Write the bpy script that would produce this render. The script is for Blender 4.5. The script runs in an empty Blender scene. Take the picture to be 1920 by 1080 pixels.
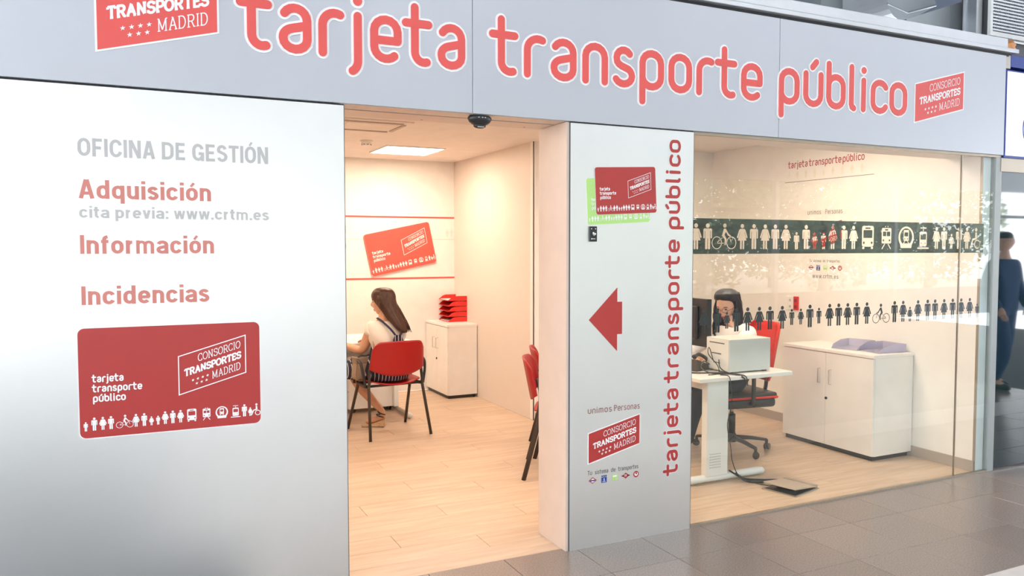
import bpy, bmesh, math, random
from mathutils import Vector, Matrix
from mathutils.geometry import tessellate_polygon
random.seed(7)
S = bpy.context.scene
COL = S.collection
# ---------------------------------------------------------------- camera
F, YAW, PIT, ROL, CD, CZ = 1493.37, 0.448547, -0.0497813, -0.000678, 3.5968, 1.6
cyw, syw = math.cos(YAW), math.sin(YAW)
fw = Vector((syw*math.cos(PIT), cyw*math.cos(PIT), math.sin(PIT)))
rt = Vector((cyw, -syw, 0)); up = rt.cross(fw)
cr = rt*math.cos(ROL) + up*math.sin(ROL); cu = -rt*math.sin(ROL) + up*math.cos(ROL)
cam = bpy.data.cameras.new('camera'); co = bpy.data.objects.new('camera', cam); COL.objects.link(co)
co.matrix_world = Matrix(((cr.x, cu.x, -fw.x, 0), (cr.y, cu.y, -fw.y, -CD), (cr.z, cu.z, -fw.z, CZ), (0, 0, 0, 1)))
cam.sensor_width = 36; cam.lens = 36*F/1920; cam.clip_start = .05; cam.clip_end = 200
S.camera = co
# ---------------------------------------------------------------- world, exposure
W = bpy.data.worlds.new('world'); S.world = W; W.use_nodes = True
bg = W.node_tree.nodes['Background']; bg.inputs[0].default_value = (.92, .96, 1.0, 1); bg.inputs[1].default_value = 7.5
sun = bpy.data.lights.new('sun', 'SUN'); sun.energy = 6; sun.angle = .01; sun.color = (1, .95, .86); so = bpy.data.objects.new('sun', sun); COL.objects.link(so)
so.rotation_euler = Vector((-.55, -.55, -1.35)).to_track_quat('-Z', 'Y').to_euler()
S.view_settings.view_transform = 'Standard'; S.view_settings.look = 'None'
S.view_settings.exposure = 0.0; S.view_settings.gamma = 1; S.view_settings.use_curve_mapping = False
INT_LIGHT = (1.0, .79, .61); INT_POWER = 33.0     # the office's ceiling panels
HALL_LIGHT = (.93, .96, 1.0); HALL_POWER = 22.0     # unseen lamps added over the hall to light the fascia

# ---------------------------------------------------------------- helpers
def mat(name, col, rough=.5, metal=0, spec=.5, noise=0, nscale=8, bump=0, bscale=60, stretch=None, emit=None, estr=0, trans=0, coat=0, sheen=0):
    m = bpy.data.materials.new(name); m.use_nodes = True; nt = m.node_tree; b = nt.nodes['Principled BSDF']
    c = (*col, 1) if len(col) == 3 else col
    b.inputs['Base Color'].default_value = c; b.inputs['Roughness'].default_value = rough
    b.inputs['Metallic'].default_value = metal; b.inputs['Specular IOR Level'].default_value = spec
    if coat: b.inputs['Coat Weight'].default_value = coat; b.inputs['Coat Roughness'].default_value = max(.03, rough*.9)
    if trans: b.inputs['Transmission Weight'].default_value = trans
    if emit: b.inputs['Emission Color'].default_value = (*emit, 1); b.inputs['Emission Strength'].default_value = estr
    tc = nt.nodes.new('ShaderNodeTexCoord'); mp = nt.nodes.new('ShaderNodeMapping')
    nt.links.new(tc.outputs['Object'], mp.inputs[0])
    if stretch: mp.inputs['Scale'].default_value = stretch
    n = nt.nodes.new('ShaderNodeTexNoise'); n.inputs['Scale'].default_value = nscale; n.inputs['Detail'].default_value = 4
    nt.links.new(mp.outputs[0], n.inputs['Vector'])
    r = nt.nodes.new('ShaderNodeValToRGB'); k = noise if noise else .03
    r.color_ramp.elements[0].position = .3; r.color_ramp.elements[1].position = .7
    r.color_ramp.elements[0].color = (*[max(0, v*(1-k)) for v in c[:3]], 1); r.color_ramp.elements[1].color = (*[min(1, v*(1+k)) for v in c[:3]], 1)
    nt.links.new(n.outputs['Fac'], r.inputs[0]); nt.links.new(r.outputs[0], b.inputs['Base Color'])
    if bump:
        n2 = nt.nodes.new('ShaderNodeTexNoise'); n2.inputs['Scale'].default_value = bscale
        nt.links.new(mp.outputs[0], n2.inputs['Vector'])
        bp = nt.nodes.new('ShaderNodeBump'); bp.inputs['Strength'].default_value = bump; bp.inputs['Distance'].default_value = .002
        nt.links.new(n2.outputs['Fac'], bp.inputs['Height']); nt.links.new(bp.outputs[0], b.inputs['Normal'])
    return m

def glass_mat(name, tint=(1, 1, 1), ior=1.5):
    m = bpy.data.materials.new(name); m.use_nodes = True; nt = m.node_tree
    nt.nodes.remove(nt.nodes['Principled BSDF']); out = nt.nodes['Material Output']
    tr = nt.nodes.new('ShaderNodeBsdfTransparent'); tr.inputs[0].default_value = (*tint, 1)
    gl = nt.nodes.new('ShaderNodeBsdfGlossy'); gl.inputs['Roughness'].default_value = .004
    geo = nt.nodes.new('ShaderNodeNewGeometry'); dt = nt.nodes.new('ShaderNodeVectorMath'); dt.operation = 'DOT_PRODUCT'
    nt.links.new(geo.outputs['Normal'], dt.inputs[0]); nt.links.new(geo.outputs['Incoming'], dt.inputs[1])
    def mth(op, a, b=None):
        n = nt.nodes.new('ShaderNodeMath'); n.operation = op
        for i, v in enumerate((a, b)):
            if v is None: continue
            if isinstance(v, (int, float)): n.inputs[i].default_value = v
            else: nt.links.new(v, n.inputs[i])
        return n.outputs[0]
    r0 = ((ior-1)/(ior+1))**2
    c1 = mth('SUBTRACT', 1.0, mth('ABSOLUTE', dt.outputs['Value'])); fac = mth('ADD', mth('MULTIPLY', mth('POWER', c1, 5.0), 1-r0), r0)
    mx = nt.nodes.new('ShaderNodeMixShader')
    nt.links.new(fac, mx.inputs[0]); nt.links.new(tr.outputs[0], mx.inputs[1]); nt.links.new(gl.outputs[0], mx.inputs[2])
    nt.links.new(mx.outputs[0], out.inputs[0]); return m

def stripe_mat(name, ca, cb, scale, axis='X', duty=.8, rough=.8):
    m = mat(name, ca, rough); nt = m.node_tree; b = nt.nodes['Principled BSDF']
    tc = nt.nodes.new('ShaderNodeTexCoord'); sp = nt.nodes.new('ShaderNodeSeparateXYZ'); nt.links.new(tc.outputs['Object'], sp.inputs[0])
    mu = nt.nodes.new('ShaderNodeMath'); mu.operation = 'MULTIPLY'; mu.inputs[1].default_value = scale
    fr = nt.nodes.new('ShaderNodeMath'); fr.operation = 'FRACT'; gt = nt.nodes.new('ShaderNodeMath'); gt.operation = 'GREATER_THAN'; gt.inputs[1].default_value = duty
    nt.links.new(sp.outputs[axis], mu.inputs[0]); nt.links.new(mu.outputs[0], fr.inputs[0]); nt.links.new(fr.outputs[0], gt.inputs[0])
    mx = nt.nodes.new('ShaderNodeMix'); mx.data_type = 'RGBA'; mx.inputs['A'].default_value = (*ca, 1); mx.inputs['B'].default_value = (*cb, 1)
    nt.links.new(gt.outputs[0], mx.inputs['Factor']); nt.links.new(mx.outputs['Result'], b.inputs['Base Color'])
    return m

ROOT = {}
def rootof(o):
    while o.parent: o = o.parent
    return o
def tag(o, label=None, cat=None, group=None, kind=None):
    if label: o['label'] = label
    if cat: o['category'] = cat
    if group: o['group'] = group
    if kind: o['kind'] = kind
    return o
def thing(name, loc, label, cat, rz=0, group=None):
    o = bpy.data.objects.new(name, None); COL.objects.link(o); o.location = loc; o.rotation_euler = (0, 0, rz)
    o.empty_display_size = .1
    ROOT[o.name] = Matrix.Translation(loc) @ Matrix.Rotation(rz, 4, 'Z')
    return tag(o, label, cat, group)
def obj(name, bm, m, parent=None, world=False, smooth=False, kind=None, label=None):
    me = bpy.data.meshes.new(name)
    if isinstance(bm, bpy.types.Mesh): me = bm
    else: bm.to_mesh(me); bm.free()
    me.materials.clear(); me.materials.append(m)
    if smooth:
        for p in me.polygons: p.use_smooth = True
    o = bpy.data.objects.new(name, me); COL.objects.link(o)
    if parent:
        o.parent = parent
        if world: me.transform(ROOT.get(rootof(parent).name, Matrix()).inverted())
    if kind: o['kind'] = kind
    if label: o['label'] = label
    return o
def struct(name, bm, m, **k):
    return obj(name, bm, m, kind='structure', **k)

def B(bm, x0, x1, y0, y1, z0, z1, bev=0, M=None, seg=2):
    r = bmesh.ops.create_cube(bm, size=1); vs = r['verts']
    for v in vs: v.co = Vector(((x0+x1)/2 + v.co.x*(x1-x0), (y0+y1)/2 + v.co.y*(y1-y0), (z0+z1)/2 + v.co.z*(z1-z0)))
    if bev:
        es = list({e for v in vs for e in v.link_edges})
        rr = bmesh.ops.bevel(bm, geom=es, offset=bev, segments=seg, affect='EDGES', profile=.5)
        vs = list({v for f in rr['faces'] for v in f.verts} | {v for v in vs if v.is_valid})
    if M is not None: bmesh.ops.transform(bm, matrix=M, verts=vs)
    return bm
def box(*a, **k): return B(bmesh.new(), *a, **k)

def tube(bm, pts, r, n=8, flat=1, closed=False, upv=None, cap=True):
    pts = [Vector(p) for p in pts]; N = len(pts); rs = r if isinstance(r, (list, tuple)) else [r]*N
    rings = []; prev = None
    for i, p in enumerate(pts):
        if closed: t = (pts[(i+1) % N] - pts[i-1]).normalized()
        else: t = (pts[min(i+1, N-1)] - pts[max(i-1, 0)]).normalized()
        if prev is None:
            a = Vector(upv) if upv else (Vector((0, 0, 1)) if abs(t.z) < .9 else Vector((1, 0, 0)))
            a = (a - t*a.dot(t)).normalized()
        else:
            a = prev - t*prev.dot(t)
            a = a.normalized() if a.length > 1e-6 else Vector((1, 0, 0))
        prev = a; b = t.cross(a)
        rings.append([bm.verts.new(p + (a*math.cos(q)*flat + b*math.sin(q))*rs[i]) for q in [2*math.pi*k/n for k in range(n)]])
    R = len(rings)
    for i in range(R if closed else R-1):
        A, C = rings[i], rings[(i+1) % R]
        for k in range(n): bm.faces.new((A[k], A[(k+1) % n], C[(k+1) % n], C[k]))
    if cap and not closed:
        bm.faces.new(rings[0][::-1]); bm.faces.new(rings[-1])
    return bm
def lathe(bm, prof, c=(0, 0, 0), n=24, M=None):
    rings = []
    for r, z in prof:
        rings.append([bm.verts.new(Vector((c[0]+r*math.cos(2*math.pi*k/n), c[1]+r*math.sin(2*math.pi*k/n), c[2]+z))) for k in range(n)])
    for A, C in zip(rings, rings[1:]):
        for k in range(n): bm.faces.new((A[k], A[(k+1) % n], C[(k+1) % n], C[k]))
    bm.faces.new(rings[0][::-1]); bm.faces.new(rings[-1])
    if M is not None: bmesh.ops.transform(bm, matrix=M, verts=[v for R in rings for v in R])
    return bm
def smoothpath(pts, k=6):
    pts = [Vector(p) for p in pts]; out = []
    for i in range(len(pts)-1):
        p0, p1, p2, p3 = pts[max(i-1, 0)], pts[i], pts[i+1], pts[min(i+2, len(pts)-1)]
        for j in range(k):
            t = j/k
            out.append(.5*((2*p1)+(-p0+p2)*t+(2*p0-5*p1+4*p2-p3)*t*t+(-p0+3*p1-3*p2+p3)*t**3))
    out.append(pts[-1]); return out
def prism(bm, poly, axis, a, b):
    """poly 2D extruded along axis between a and b"""
    def m(p, q):
        return {'x': (q, p[0], p[1]), 'y': (p[0], q, p[1]), 'z': (p[0], p[1], q)}[axis]
    A = [bm.verts.new(m(p, a)) for p in poly]; C = [bm.verts.new(m(p, b)) for p in poly]; n = len(poly)
    for i in range(n): bm.faces.new((A[i], A[(i+1) % n], C[(i+1) % n], C[i]))
    bm.faces.new(A[::-1]); bm.faces.new(C); bmesh.ops.recalc_face_normals(bm, faces=bm.faces[:]); return bm

# ---- 2D artwork: a list of convex polygons, placed in a frame
class Frame:
    def __init__(s, o, u, v): s.o, s.u, s.v = Vector(o), Vector(u), Vector(v); s.n = s.u.cross(s.v).normalized()
    def __call__(s, p, h=0): return s.o + s.u*p[0] + s.v*p[1] + s.n*h
    def sub(s, p, k=1, rot=0, shear=0, kx=None):
        u = s.u*math.cos(rot) + s.v*math.sin(rot); v = -s.u*math.sin(rot) + s.v*math.cos(rot)
        return Frame(s(p), (u + v*shear)*(kx or k), v*k)
def art(bm, polys, fr, h, t=0):
    """flat vinyl at height h; with t > 0 it has a thickness"""
    for P in polys:
        lv = getattr(P, 'lv', 0)*.00006; A = [bm.verts.new(fr(p, h+t+lv)) for p in P]
        try: f = bm.faces.new(A)
        except ValueError: continue
        f.normal_update()
        if f.normal.dot(fr.n) < 0: f.normal_flip(); 
        if t:
            C = [bm.verts.new(fr(p, h)) for p in P]; n = len(P)
            for i in range(n): bm.faces.new((A[i], A[(i+1) % n], C[(i+1) % n], C[i]))
    return bm
class LV(list):
    lv = 0
def mp_(P, f):
    out = []
    for q in P:
        n = LV(f(p) for p in q); n.lv = getattr(q, 'lv', 0); out.append(n)
    return out
_lv = [0]
def disc(c, r, n=12): return [(c[0]+r*math.cos(2*math.pi*k/n), c[1]+r*math.sin(2*math.pi*k/n)) for k in range(n)]
def stroke(pts, w, caps=True, closed=False):
    """mitred ribbon; strokes of one word get hair-thin different levels so crossings never coincide"""
    _lv[0] = (_lv[0]+1) % 11; lv = _lv[0]; h = w/2
    Q = [pts[0]]
    for p in pts[1:]:
        if math.hypot(p[0]-Q[-1][0], p[1]-Q[-1][1]) > 1e-5: Q.append(p)
    if len(Q) > 2 and math.hypot(Q[0][0]-Q[-1][0], Q[0][1]-Q[-1][1]) < 1e-5: Q.pop(); closed = True
    out = []
    def add(q): n = LV(q); n.lv = lv; out.append(n)
    if len(Q) == 1: add(disc(Q[0], h*1.12, 16)); return out
    n = len(Q); L, R = [], []
    for i, p in enumerate(Q):
        a = Q[i-1] if (i or closed) else None; b = Q[(i+1) % n] if (i < n-1 or closed) else None
        d1 = d2 = None
        if a: l = math.hypot(p[0]-a[0], p[1]-a[1]); d1 = ((p[0]-a[0])/l, (p[1]-a[1])/l)
        if b: l = math.hypot(b[0]-p[0], b[1]-p[1]); d2 = ((b[0]-p[0])/l, (b[1]-p[1])/l)
        d1 = d1 or d2; d2 = d2 or d1
        mx, my = -(d1[1]+d2[1]), d1[0]+d2[0]; ml = math.hypot(mx, my) or 1; mx /= ml; my /= ml
        c = max(.45, mx*-d1[1]+my*d1[0]); L.append((p[0]+mx*h/c, p[1]+my*h/c)); R.append((p[0]-mx*h/c, p[1]-my*h/c))
    for i in range(n if closed else n-1): j = (i+1) % n; add([L[i], R[i], R[j], L[j]])
    if caps and not closed:
        for p, q in ((Q[0], Q[1]), (Q[-1], Q[-2])):
            a = math.atan2(p[1]-q[1], p[0]-q[0]); add([(p[0]+h*math.cos(a+t), p[1]+h*math.sin(a+t)) for t in [math.pi*(k/8-.5) for k in range(9)]])
    return out
def arc(cx, cy, rx, ry, a0, a1, n=8):
    return [(cx+rx*math.cos(math.radians(a0+(a1-a0)*i/n)), cy+ry*math.sin(math.radians(a0+(a1-a0)*i/n))) for i in range(n+1)]

# ---- rounded monoline lettering (centre lines, x-height 1)
w_ = .56; q_ = w_/2
G = {
 't': (.52, [[(.12, 1.42), (.12, .26)] + arc(.34, .26, .22, .26, 180, 290), [(-.1, 1.0), (.46, 1.0)]]),
 'a': (.60, [arc(.26, .72, .26, .28, 150, 0) + [(.52, .25)], arc(.26, .25, .26, .25, 0, -180) + arc(.26, .27, .26, .24, 180, 110) + [(.52, .60)]]),
 'r': (.44, [[(0, 0), (0, .68)] + arc(.28, .68, .28, .32, 180, 65)]),
 'j': (.22, [[(.1, 1.0), (.1, -.12)] + arc(-.12, -.12, .22, .3, 0, -65), [(.1, 1.38)]]),
 'e': (.60, [arc(.28, .30, .28, .30, 315, 180) + arc(.28, .70, .28, .30, 180, 0) + [(.56, .47)], [(.06, .47), (.56, .47)]]),
 'n': (.60, [[(0, 0), (0, .70)] + arc(.27, .70, .27, .30, 180, 0) + [(.54, 0)]]),
 's': (.52, [arc(.23, .76, .21, .24, 35, 180, 6) + arc(.30, .72, .28, .22, 200, 240, 2) + arc(.18, .28, .28, .22, 50, 10, 2) + arc(.22, .25, .25, .25, 0, -150, 7)]),
 'p': (.62, [[(0, -.45), (0, .72)], arc(.28, .70, .28, .30, 180, 0) + arc(.28, .30, .28, .30, 0, -165)]),
 'o': (.62, [arc(.28, .70, .28, .30, 0, 180) + arc(.28, .30, .28, .30, 180, 360) + [(.56, .70)]]),
 'u': (.60, [[(0, 1.0), (0, .30)] + arc(.28, .30, .28, .30, 180, 360) + [(.56, 1.0)]]),
 'b': (.62, [[(0, 1.42), (0, .28)], arc(.28, .30, .28, .30, 180, 360) + arc(.28, .70, .28, .30, 0, 165)]),
 'l': (.22, [[(0, 1.42), (0, .14), (.03, .04), (.10, 0)]]),
 'i': (.12, [[(0, 1.0), (0, 0)], [(0, 1.36)]]),
 'c': (.52, [arc(.28, .70, .28, .30, 30, 180) + arc(.28, .30, .28, .30, 180, 330)]),
 'm': (.9, [[(0, 0), (0, .72)] + arc(.2, .76, .2, .24, 180, 0) + [(.4, 0)], [(.4, .72)] + arc(.6, .76, .2, .24, 180, 0) + [(.8, 0)]]),
 'd': (.62, [[(.56, 1.42), (.56, .30)] + arc(.28, .30, .28, .30, 0, -180) + arc(.28, .70, .28, .30, 180, 30)]),
 'w': (.8, [[(0, 1), (.18, 0), (.36, .9), (.54, 0), (.72, 1)]]),
 'P': (.6, [[(0, 0), (0, 1.4)], [(0, 1.4)] + arc(.2, 1.05, .32, .35, 90, -90) + [(0, .7)]]),
 'T': (.55, [[(-.05, 1.4), (.6, 1.4)], [(.28, 1.4), (.28, 0)]]),
 '.': (.12, [[(0, 0)]]),
}
G['ú'] = (G['u'][0], G['u'][1] + [[(.24, 1.24), (.38, 1.42)]])
G['ó'] = (G['o'][0], G['o'][1] + [[(.24, 1.24), (.38, 1.42)]])
def text_width(s, gap=.30):
    x = 0
    for ch in s: x += (.55 if ch == ' ' else G[ch][0] + gap)
    return x - gap
def text_glyphs(s, width, xh, sw, gap=.30):
    """[(letter, stroke paths)] in metres; overall advance scaled to width"""
    kx = width/(text_width(s, gap)); x = 0; out = []
    for ch in s:
        if ch == ' ': x += .55; continue
        out.append((ch, [[((x+p[0])*kx, sw/2 + p[1]*(xh-sw)) for p in st] for st in G[ch][1]])); x += G[ch][0] + gap
    return out
def text_polys(s, width, xh, sw, gap=.30):
    P = []
    for _, sts in text_glyphs(s, width, xh, sw, gap):
        for st in sts: P += stroke(st, sw)
    return P
# ---- slab serif capitals (cap height 1)
def slab(s, w, x0, width, bold):
    g = {
     'C': (.62, [arc(.32, .5, .30, .5, 50, 310, 14)], [(.53, .72, .53, 1.0), (.53, .0, .53, .26)]),
     'O': (.68, [arc(.32, .5, .30, .5, 0, 360, 18)], []),
     'N': (.72, [[(.1, 0), (.1, 1)], [(.1, 1), (.55, 0)], [(.55, 0), (.55, 1)]], [(0, 0, .22, 0), (0, 1, .15, 1), (.42, 1, .68, 1)]),
     'S': (.56, [arc(.26, .75, .22, .25, 20, 260, 9) + arc(.26, .25, .24, .26, 80, -160, 9)], [(.48, .72, .48, 1.0), (.03, 0, .03, .28)]),
     'R': (.66, [[(.1, 0), (.1, 1)], [(.1, 1), (.34, 1)] + arc(.34, .74, .2, .26, 90, -90, 8) + [(.1, .48)], [(.34, .48), (.54, 0)]], [(0, 0, .24, 0), (0, 1, .12, 1), (.48, 0, .66, 0)]),
     'I': (.28, [[(.13, 0), (.13, 1)]], [(.02, 0, .24, 0), (.02, 1, .24, 1)]),
     'T': (.62, [[(.3, 0), (.3, 1)], [(.02, 1), (.58, 1)]], [(.18, 0, .42, 0), (.03, .78, .03, 1), (.57, .78, .57, 1)]),
     'A': (.68, [[(.06, 0), (.32, 1)], [(.32, 1), (.58, 0)], [(.15, .34), (.49, .34)]], [(-.02, 0, .18, 0), (.46, 0, .66, 0), (.22, 1, .34, 1)]),
     'P': (.60, [[(.1, 0), (.1, 1)], [(.1, 1), (.34, 1)] + arc(.34, .72, .2, .28, 90, -90, 8) + [(.1, .44)]], [(0, 0, .26, 0), (0, 1, .12, 1)]),
     'E': (.60, [[(.1, 0), (.1, 1)], [(.1, 1), (.5, 1)], [(.1, 0), (.52, 0)], [(.1, .52), (.40, .52)]], [(0, 0, .12, 0), (0, 1, .12, 1), (.5, .76, .5, 1), (.53, 0, .53, .26), (.4, .42, .4, .62)]),
     'M': (.84, [[(.1, 0), (.1, 1)], [(.1, 1), (.38, .1)], [(.38, .1), (.66, 1)], [(.66, 1), (.66, 0)]], [(0, 0, .22, 0), (0, 1, .12, 1), (.54, 0, .78, 0), (.64, 1, .78, 1)]),
     'D': (.68, [[(.1, 0), (.1, 1)], [(.1, 1), (.28, 1)] + arc(.28, .5, .3, .5, 90, -90, 12) + [(.1, 0)]], [(0, 0, .12, 0), (0, 1, .12, 1)]),
    }
    tot = sum(g[c][0] + .06 for c in s) - .06; kx = width/tot; x = 0; P = []
    for c in s:
        adv, st, se = g[c]
        for q in st: P += stroke([((x+p[0])*kx + x0, w/2 + p[1]*(1-w)) for p in q], w, caps=False)
        for a in se: P += stroke([((x+a[0])*kx + x0, w/2+a[1]*(1-w)), ((x+a[2])*kx + x0, w/2+a[3]*(1-w))], w*(.9 if bold else .8), caps=False)
        x += adv + .06
    return P
def star(c, r):
    o = [(c[0]+(r if k % 2 == 0 else r*.4)*math.sin(math.pi*k/5), c[1]+(r if k % 2 == 0 else r*.4)*math.cos(math.pi*k/5)) for k in range(10)]
    return [[c, o[i], o[(i+1) % 10]] for i in range(10)]
def scale_polys(P, sx, sy, ox=0, oy=0): return mp_(P, lambda p: (p[0]*sx+ox, p[1]*sy+oy))
def shear_polys(P, k): return mp_(P, lambda p: (p[0], p[1]+k*p[0]))
def stamp_words(w, h, k):
    """the lettering of the slanted consortium stamp in a w x h box (rising by k), word by word"""
    c = h*.205; out = []
    for word, th, bold, x0, ww, y0 in (('CONSORCIO', .085, False, .285, .640, .705), ('TRANSPORTES', .20, True, .085, .845, .420), ('MADRID', .085, False, .490, .435, .130)):
        out.append(shear_polys(scale_polys(slab(word, th, 0, w*ww/c, bold), c, c, w*x0, h*y0), k))
    P = []
    for i in range(4): P += star((w*(.205+.072*i), h*.265), w*.024)
    for i in range(3): P += star((w*(.26+.072*i), h*.15), w*.024)
    out.append(shear_polys(P, k)); return out
def logo_polys(w, h, k): return [q for W_ in stamp_words(w, h, k) for q in W_]
def par(w, h, k, e=0): return [(-e, -e-k*e), (w+e, k*(w+e)-e), (w+e, k*(w+e)+h+e), (-e, h+e-k*e)]

# ---- pictograms: contours that never cross (inner contours are holes), height 1
def circ(x, y, r, n=14): return [(x+r*math.cos(2*math.pi*k/n), y+r*math.sin(2*math.pi*k/n)) for k in range(n)]
def rr(x0, y0, x1, y1, r=.04, n=3):
    o = []
    for cx, cy, a in ((x1-r, y0+r, -90), (x1-r, y1-r, 0), (x0+r, y1-r, 90), (x0+r, y0+r, 180)):
        o += [(cx+r*math.cos(math.radians(a+90*i/n)), cy+r*math.sin(math.radians(a+90*i/n))) for i in range(n+1)]
    return o
def strip(a, b, w):
    dx, dy = b[0]-a[0], b[1]-a[1]; L = math.hypot(dx, dy); nx, ny = -dy/L*w/2, dx/L*w/2
    return [(a[0]+nx, a[1]+ny), (a[0]-nx, a[1]-ny), (b[0]-nx, b[1]-ny), (b[0]+nx, b[1]+ny)]
def mir(h): return h + [(-x, y) for x, y in h[::-1]]
def picto(kind):
    if kind in 'mk': return [circ(0, .91, .088), mir([(0.0, .80), (.165, .80), (.20, .76), (.20, .44), (.165, .41), (.135, .44), (.135, .70), (.115, .70), (.115, .02), (.095, 0), (.035, 0), (.012, .02), (.012, .42)])]
    if kind in 'wg': return [circ(0, .91, .085), mir([(0.0, .80), (.10, .80), (.15, .76), (.26, .47), (.225, .43), (.19, .455), (.12, .67), (.11, .66), (.21, .34), (.10, .34), (.10, .02), (.085, 0), (.035, 0), (.018, .02), (.018, .34)])]
    if kind in 'bB':
        L = []
        for cx in (-.36, .36): L += [circ(cx, .25, .25, 20), circ(cx, .25, .215, 20)]
        L += [circ(.03, .92, .085), [(-.02, .80), (.08, .80), (.22, .60), (.34, .53), (.32, .48), (.18, .54), (.08, .68), (0.02, .56), (.12, .40), (.08, .16), (.02, .16), (.03, .38), (-.11, .52)],
              strip((-.335, .27), (-.205, .363), .03), strip((-.145, .406), (-.09, .446), .03), strip((-.34, .235), (-.165, .235), .03), strip((-.10, .235), (-.01, .235), .03), strip((.355, .27), (.285, .42), .03)]
        if kind == 'B': L = [[(-x, y) for x, y in c] for c in L]
        return L
    if kind == 'u': return [rr(-.36, .1, .36, 1, .1), rr(-.27, .48, .27, .82, .03), rr(-.16, .87, .16, .93, .02), circ(-.24, .27, .055, 8), circ(.24, .27, .055, 8), rr(-.33, 0, -.2, .09, .02), rr(.2, 0, .33, .09, .02)]
    if kind == 't': return [rr(-.3, .24, .3, .92, .06), rr(-.23, .56, -.02, .76, .02), rr(.02, .56, .23, .76, .02), rr(-.1, .81, .1, .87, .015), circ(-.19, .38, .05, 8), circ(.19, .38, .05, 8), strip((-.1, .22), (-.28, 0), .05), strip((.1, .22), (.28, 0), .05), circ(-.08, .98, .03, 8), circ(.08, .98, .03, 8)]
    if kind == 'o':
        o = [(-.34, .04)] + [(.34, .04)] + [(.5*math.cos(math.radians(a)), .52+.48*math.sin(math.radians(a))) for a in range(-40, 221, 13)]
        i = [(.39*math.cos(math.radians(a)), .54+.38*math.sin(math.radians(a))) for a in range(-50, 231, 14)]
        return [o, i, rr(-.17, .36, .17, .84, .04), rr(-.12, .56, .12, .74, .02), circ(-.09, .45, .03, 6), circ(.09, .45, .03, 6), strip((-.08, .345), (-.17, .26), .035), strip((.08, .345), (.17, .26), .035)]
    if kind == 'r': return [rr(-.24, .12, .24, .78, .08), rr(-.18, .42, .18, .68, .03), rr(-.38, 0, .38, .07, .02), rr(-.025, .80, .025, .90, .01), rr(-.2, .92, .2, .97, .01), circ(-.13, .26, .03, 6), circ(.13, .26, .03, 6)]
    if kind == 'h': return [circ(.04, .90, .09), [(-.02, .78), (.1, .78), (.12, .48), (.0, .42), (-.16, .40), (-.30, .06), (-.38, .06), (-.40, .12), (-.36, .12), (-.22, .48), (-.02, .52)], circ(.14, .22, .22, 18), circ(.14, .22, .16, 18)]
    return []
SIZE = {'k': .70, 'g': .70}
def tess(loops):
    """even-odd fill of nested contours"""
    c = bpy.data.curves.new('tmp', 'CURVE'); c.dimensions = '2D'; c.fill_mode = 'BOTH'
    for l in loops:
        sp = c.splines.new('POLY'); sp.points.add(len(l)-1); sp.use_cyclic_u = True
        for p, q in zip(sp.points, l): p.co = (q[0], q[1], 0, 1)
    o = bpy.data.objects.new('tmp', c); COL.objects.link(o)
    dg = bpy.context.evaluated_depsgraph_get(); dg.update()
    me = bpy.data.meshes.new_from_object(o.evaluated_get(dg)); out = [[tuple(me.vertices[i].co[:2]) for i in p.vertices] for p in me.polygons]
    bpy.data.objects.remove(o); bpy.data.curves.remove(c); bpy.data.meshes.remove(me); return out
def place(loops, x, y, k, kx=1): return [[(x+p[0]*k*kx, y+p[1]*k) for p in l] for l in loops]
_TC = {}
def picto_polys(kind, x, y, k, kx=1):
    if kind not in _TC: _TC[kind] = tess(picto(kind))
    return [[(x+p[0]*k*kx, y+p[1]*k) for p in t] for t in _TC[kind]]

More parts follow.
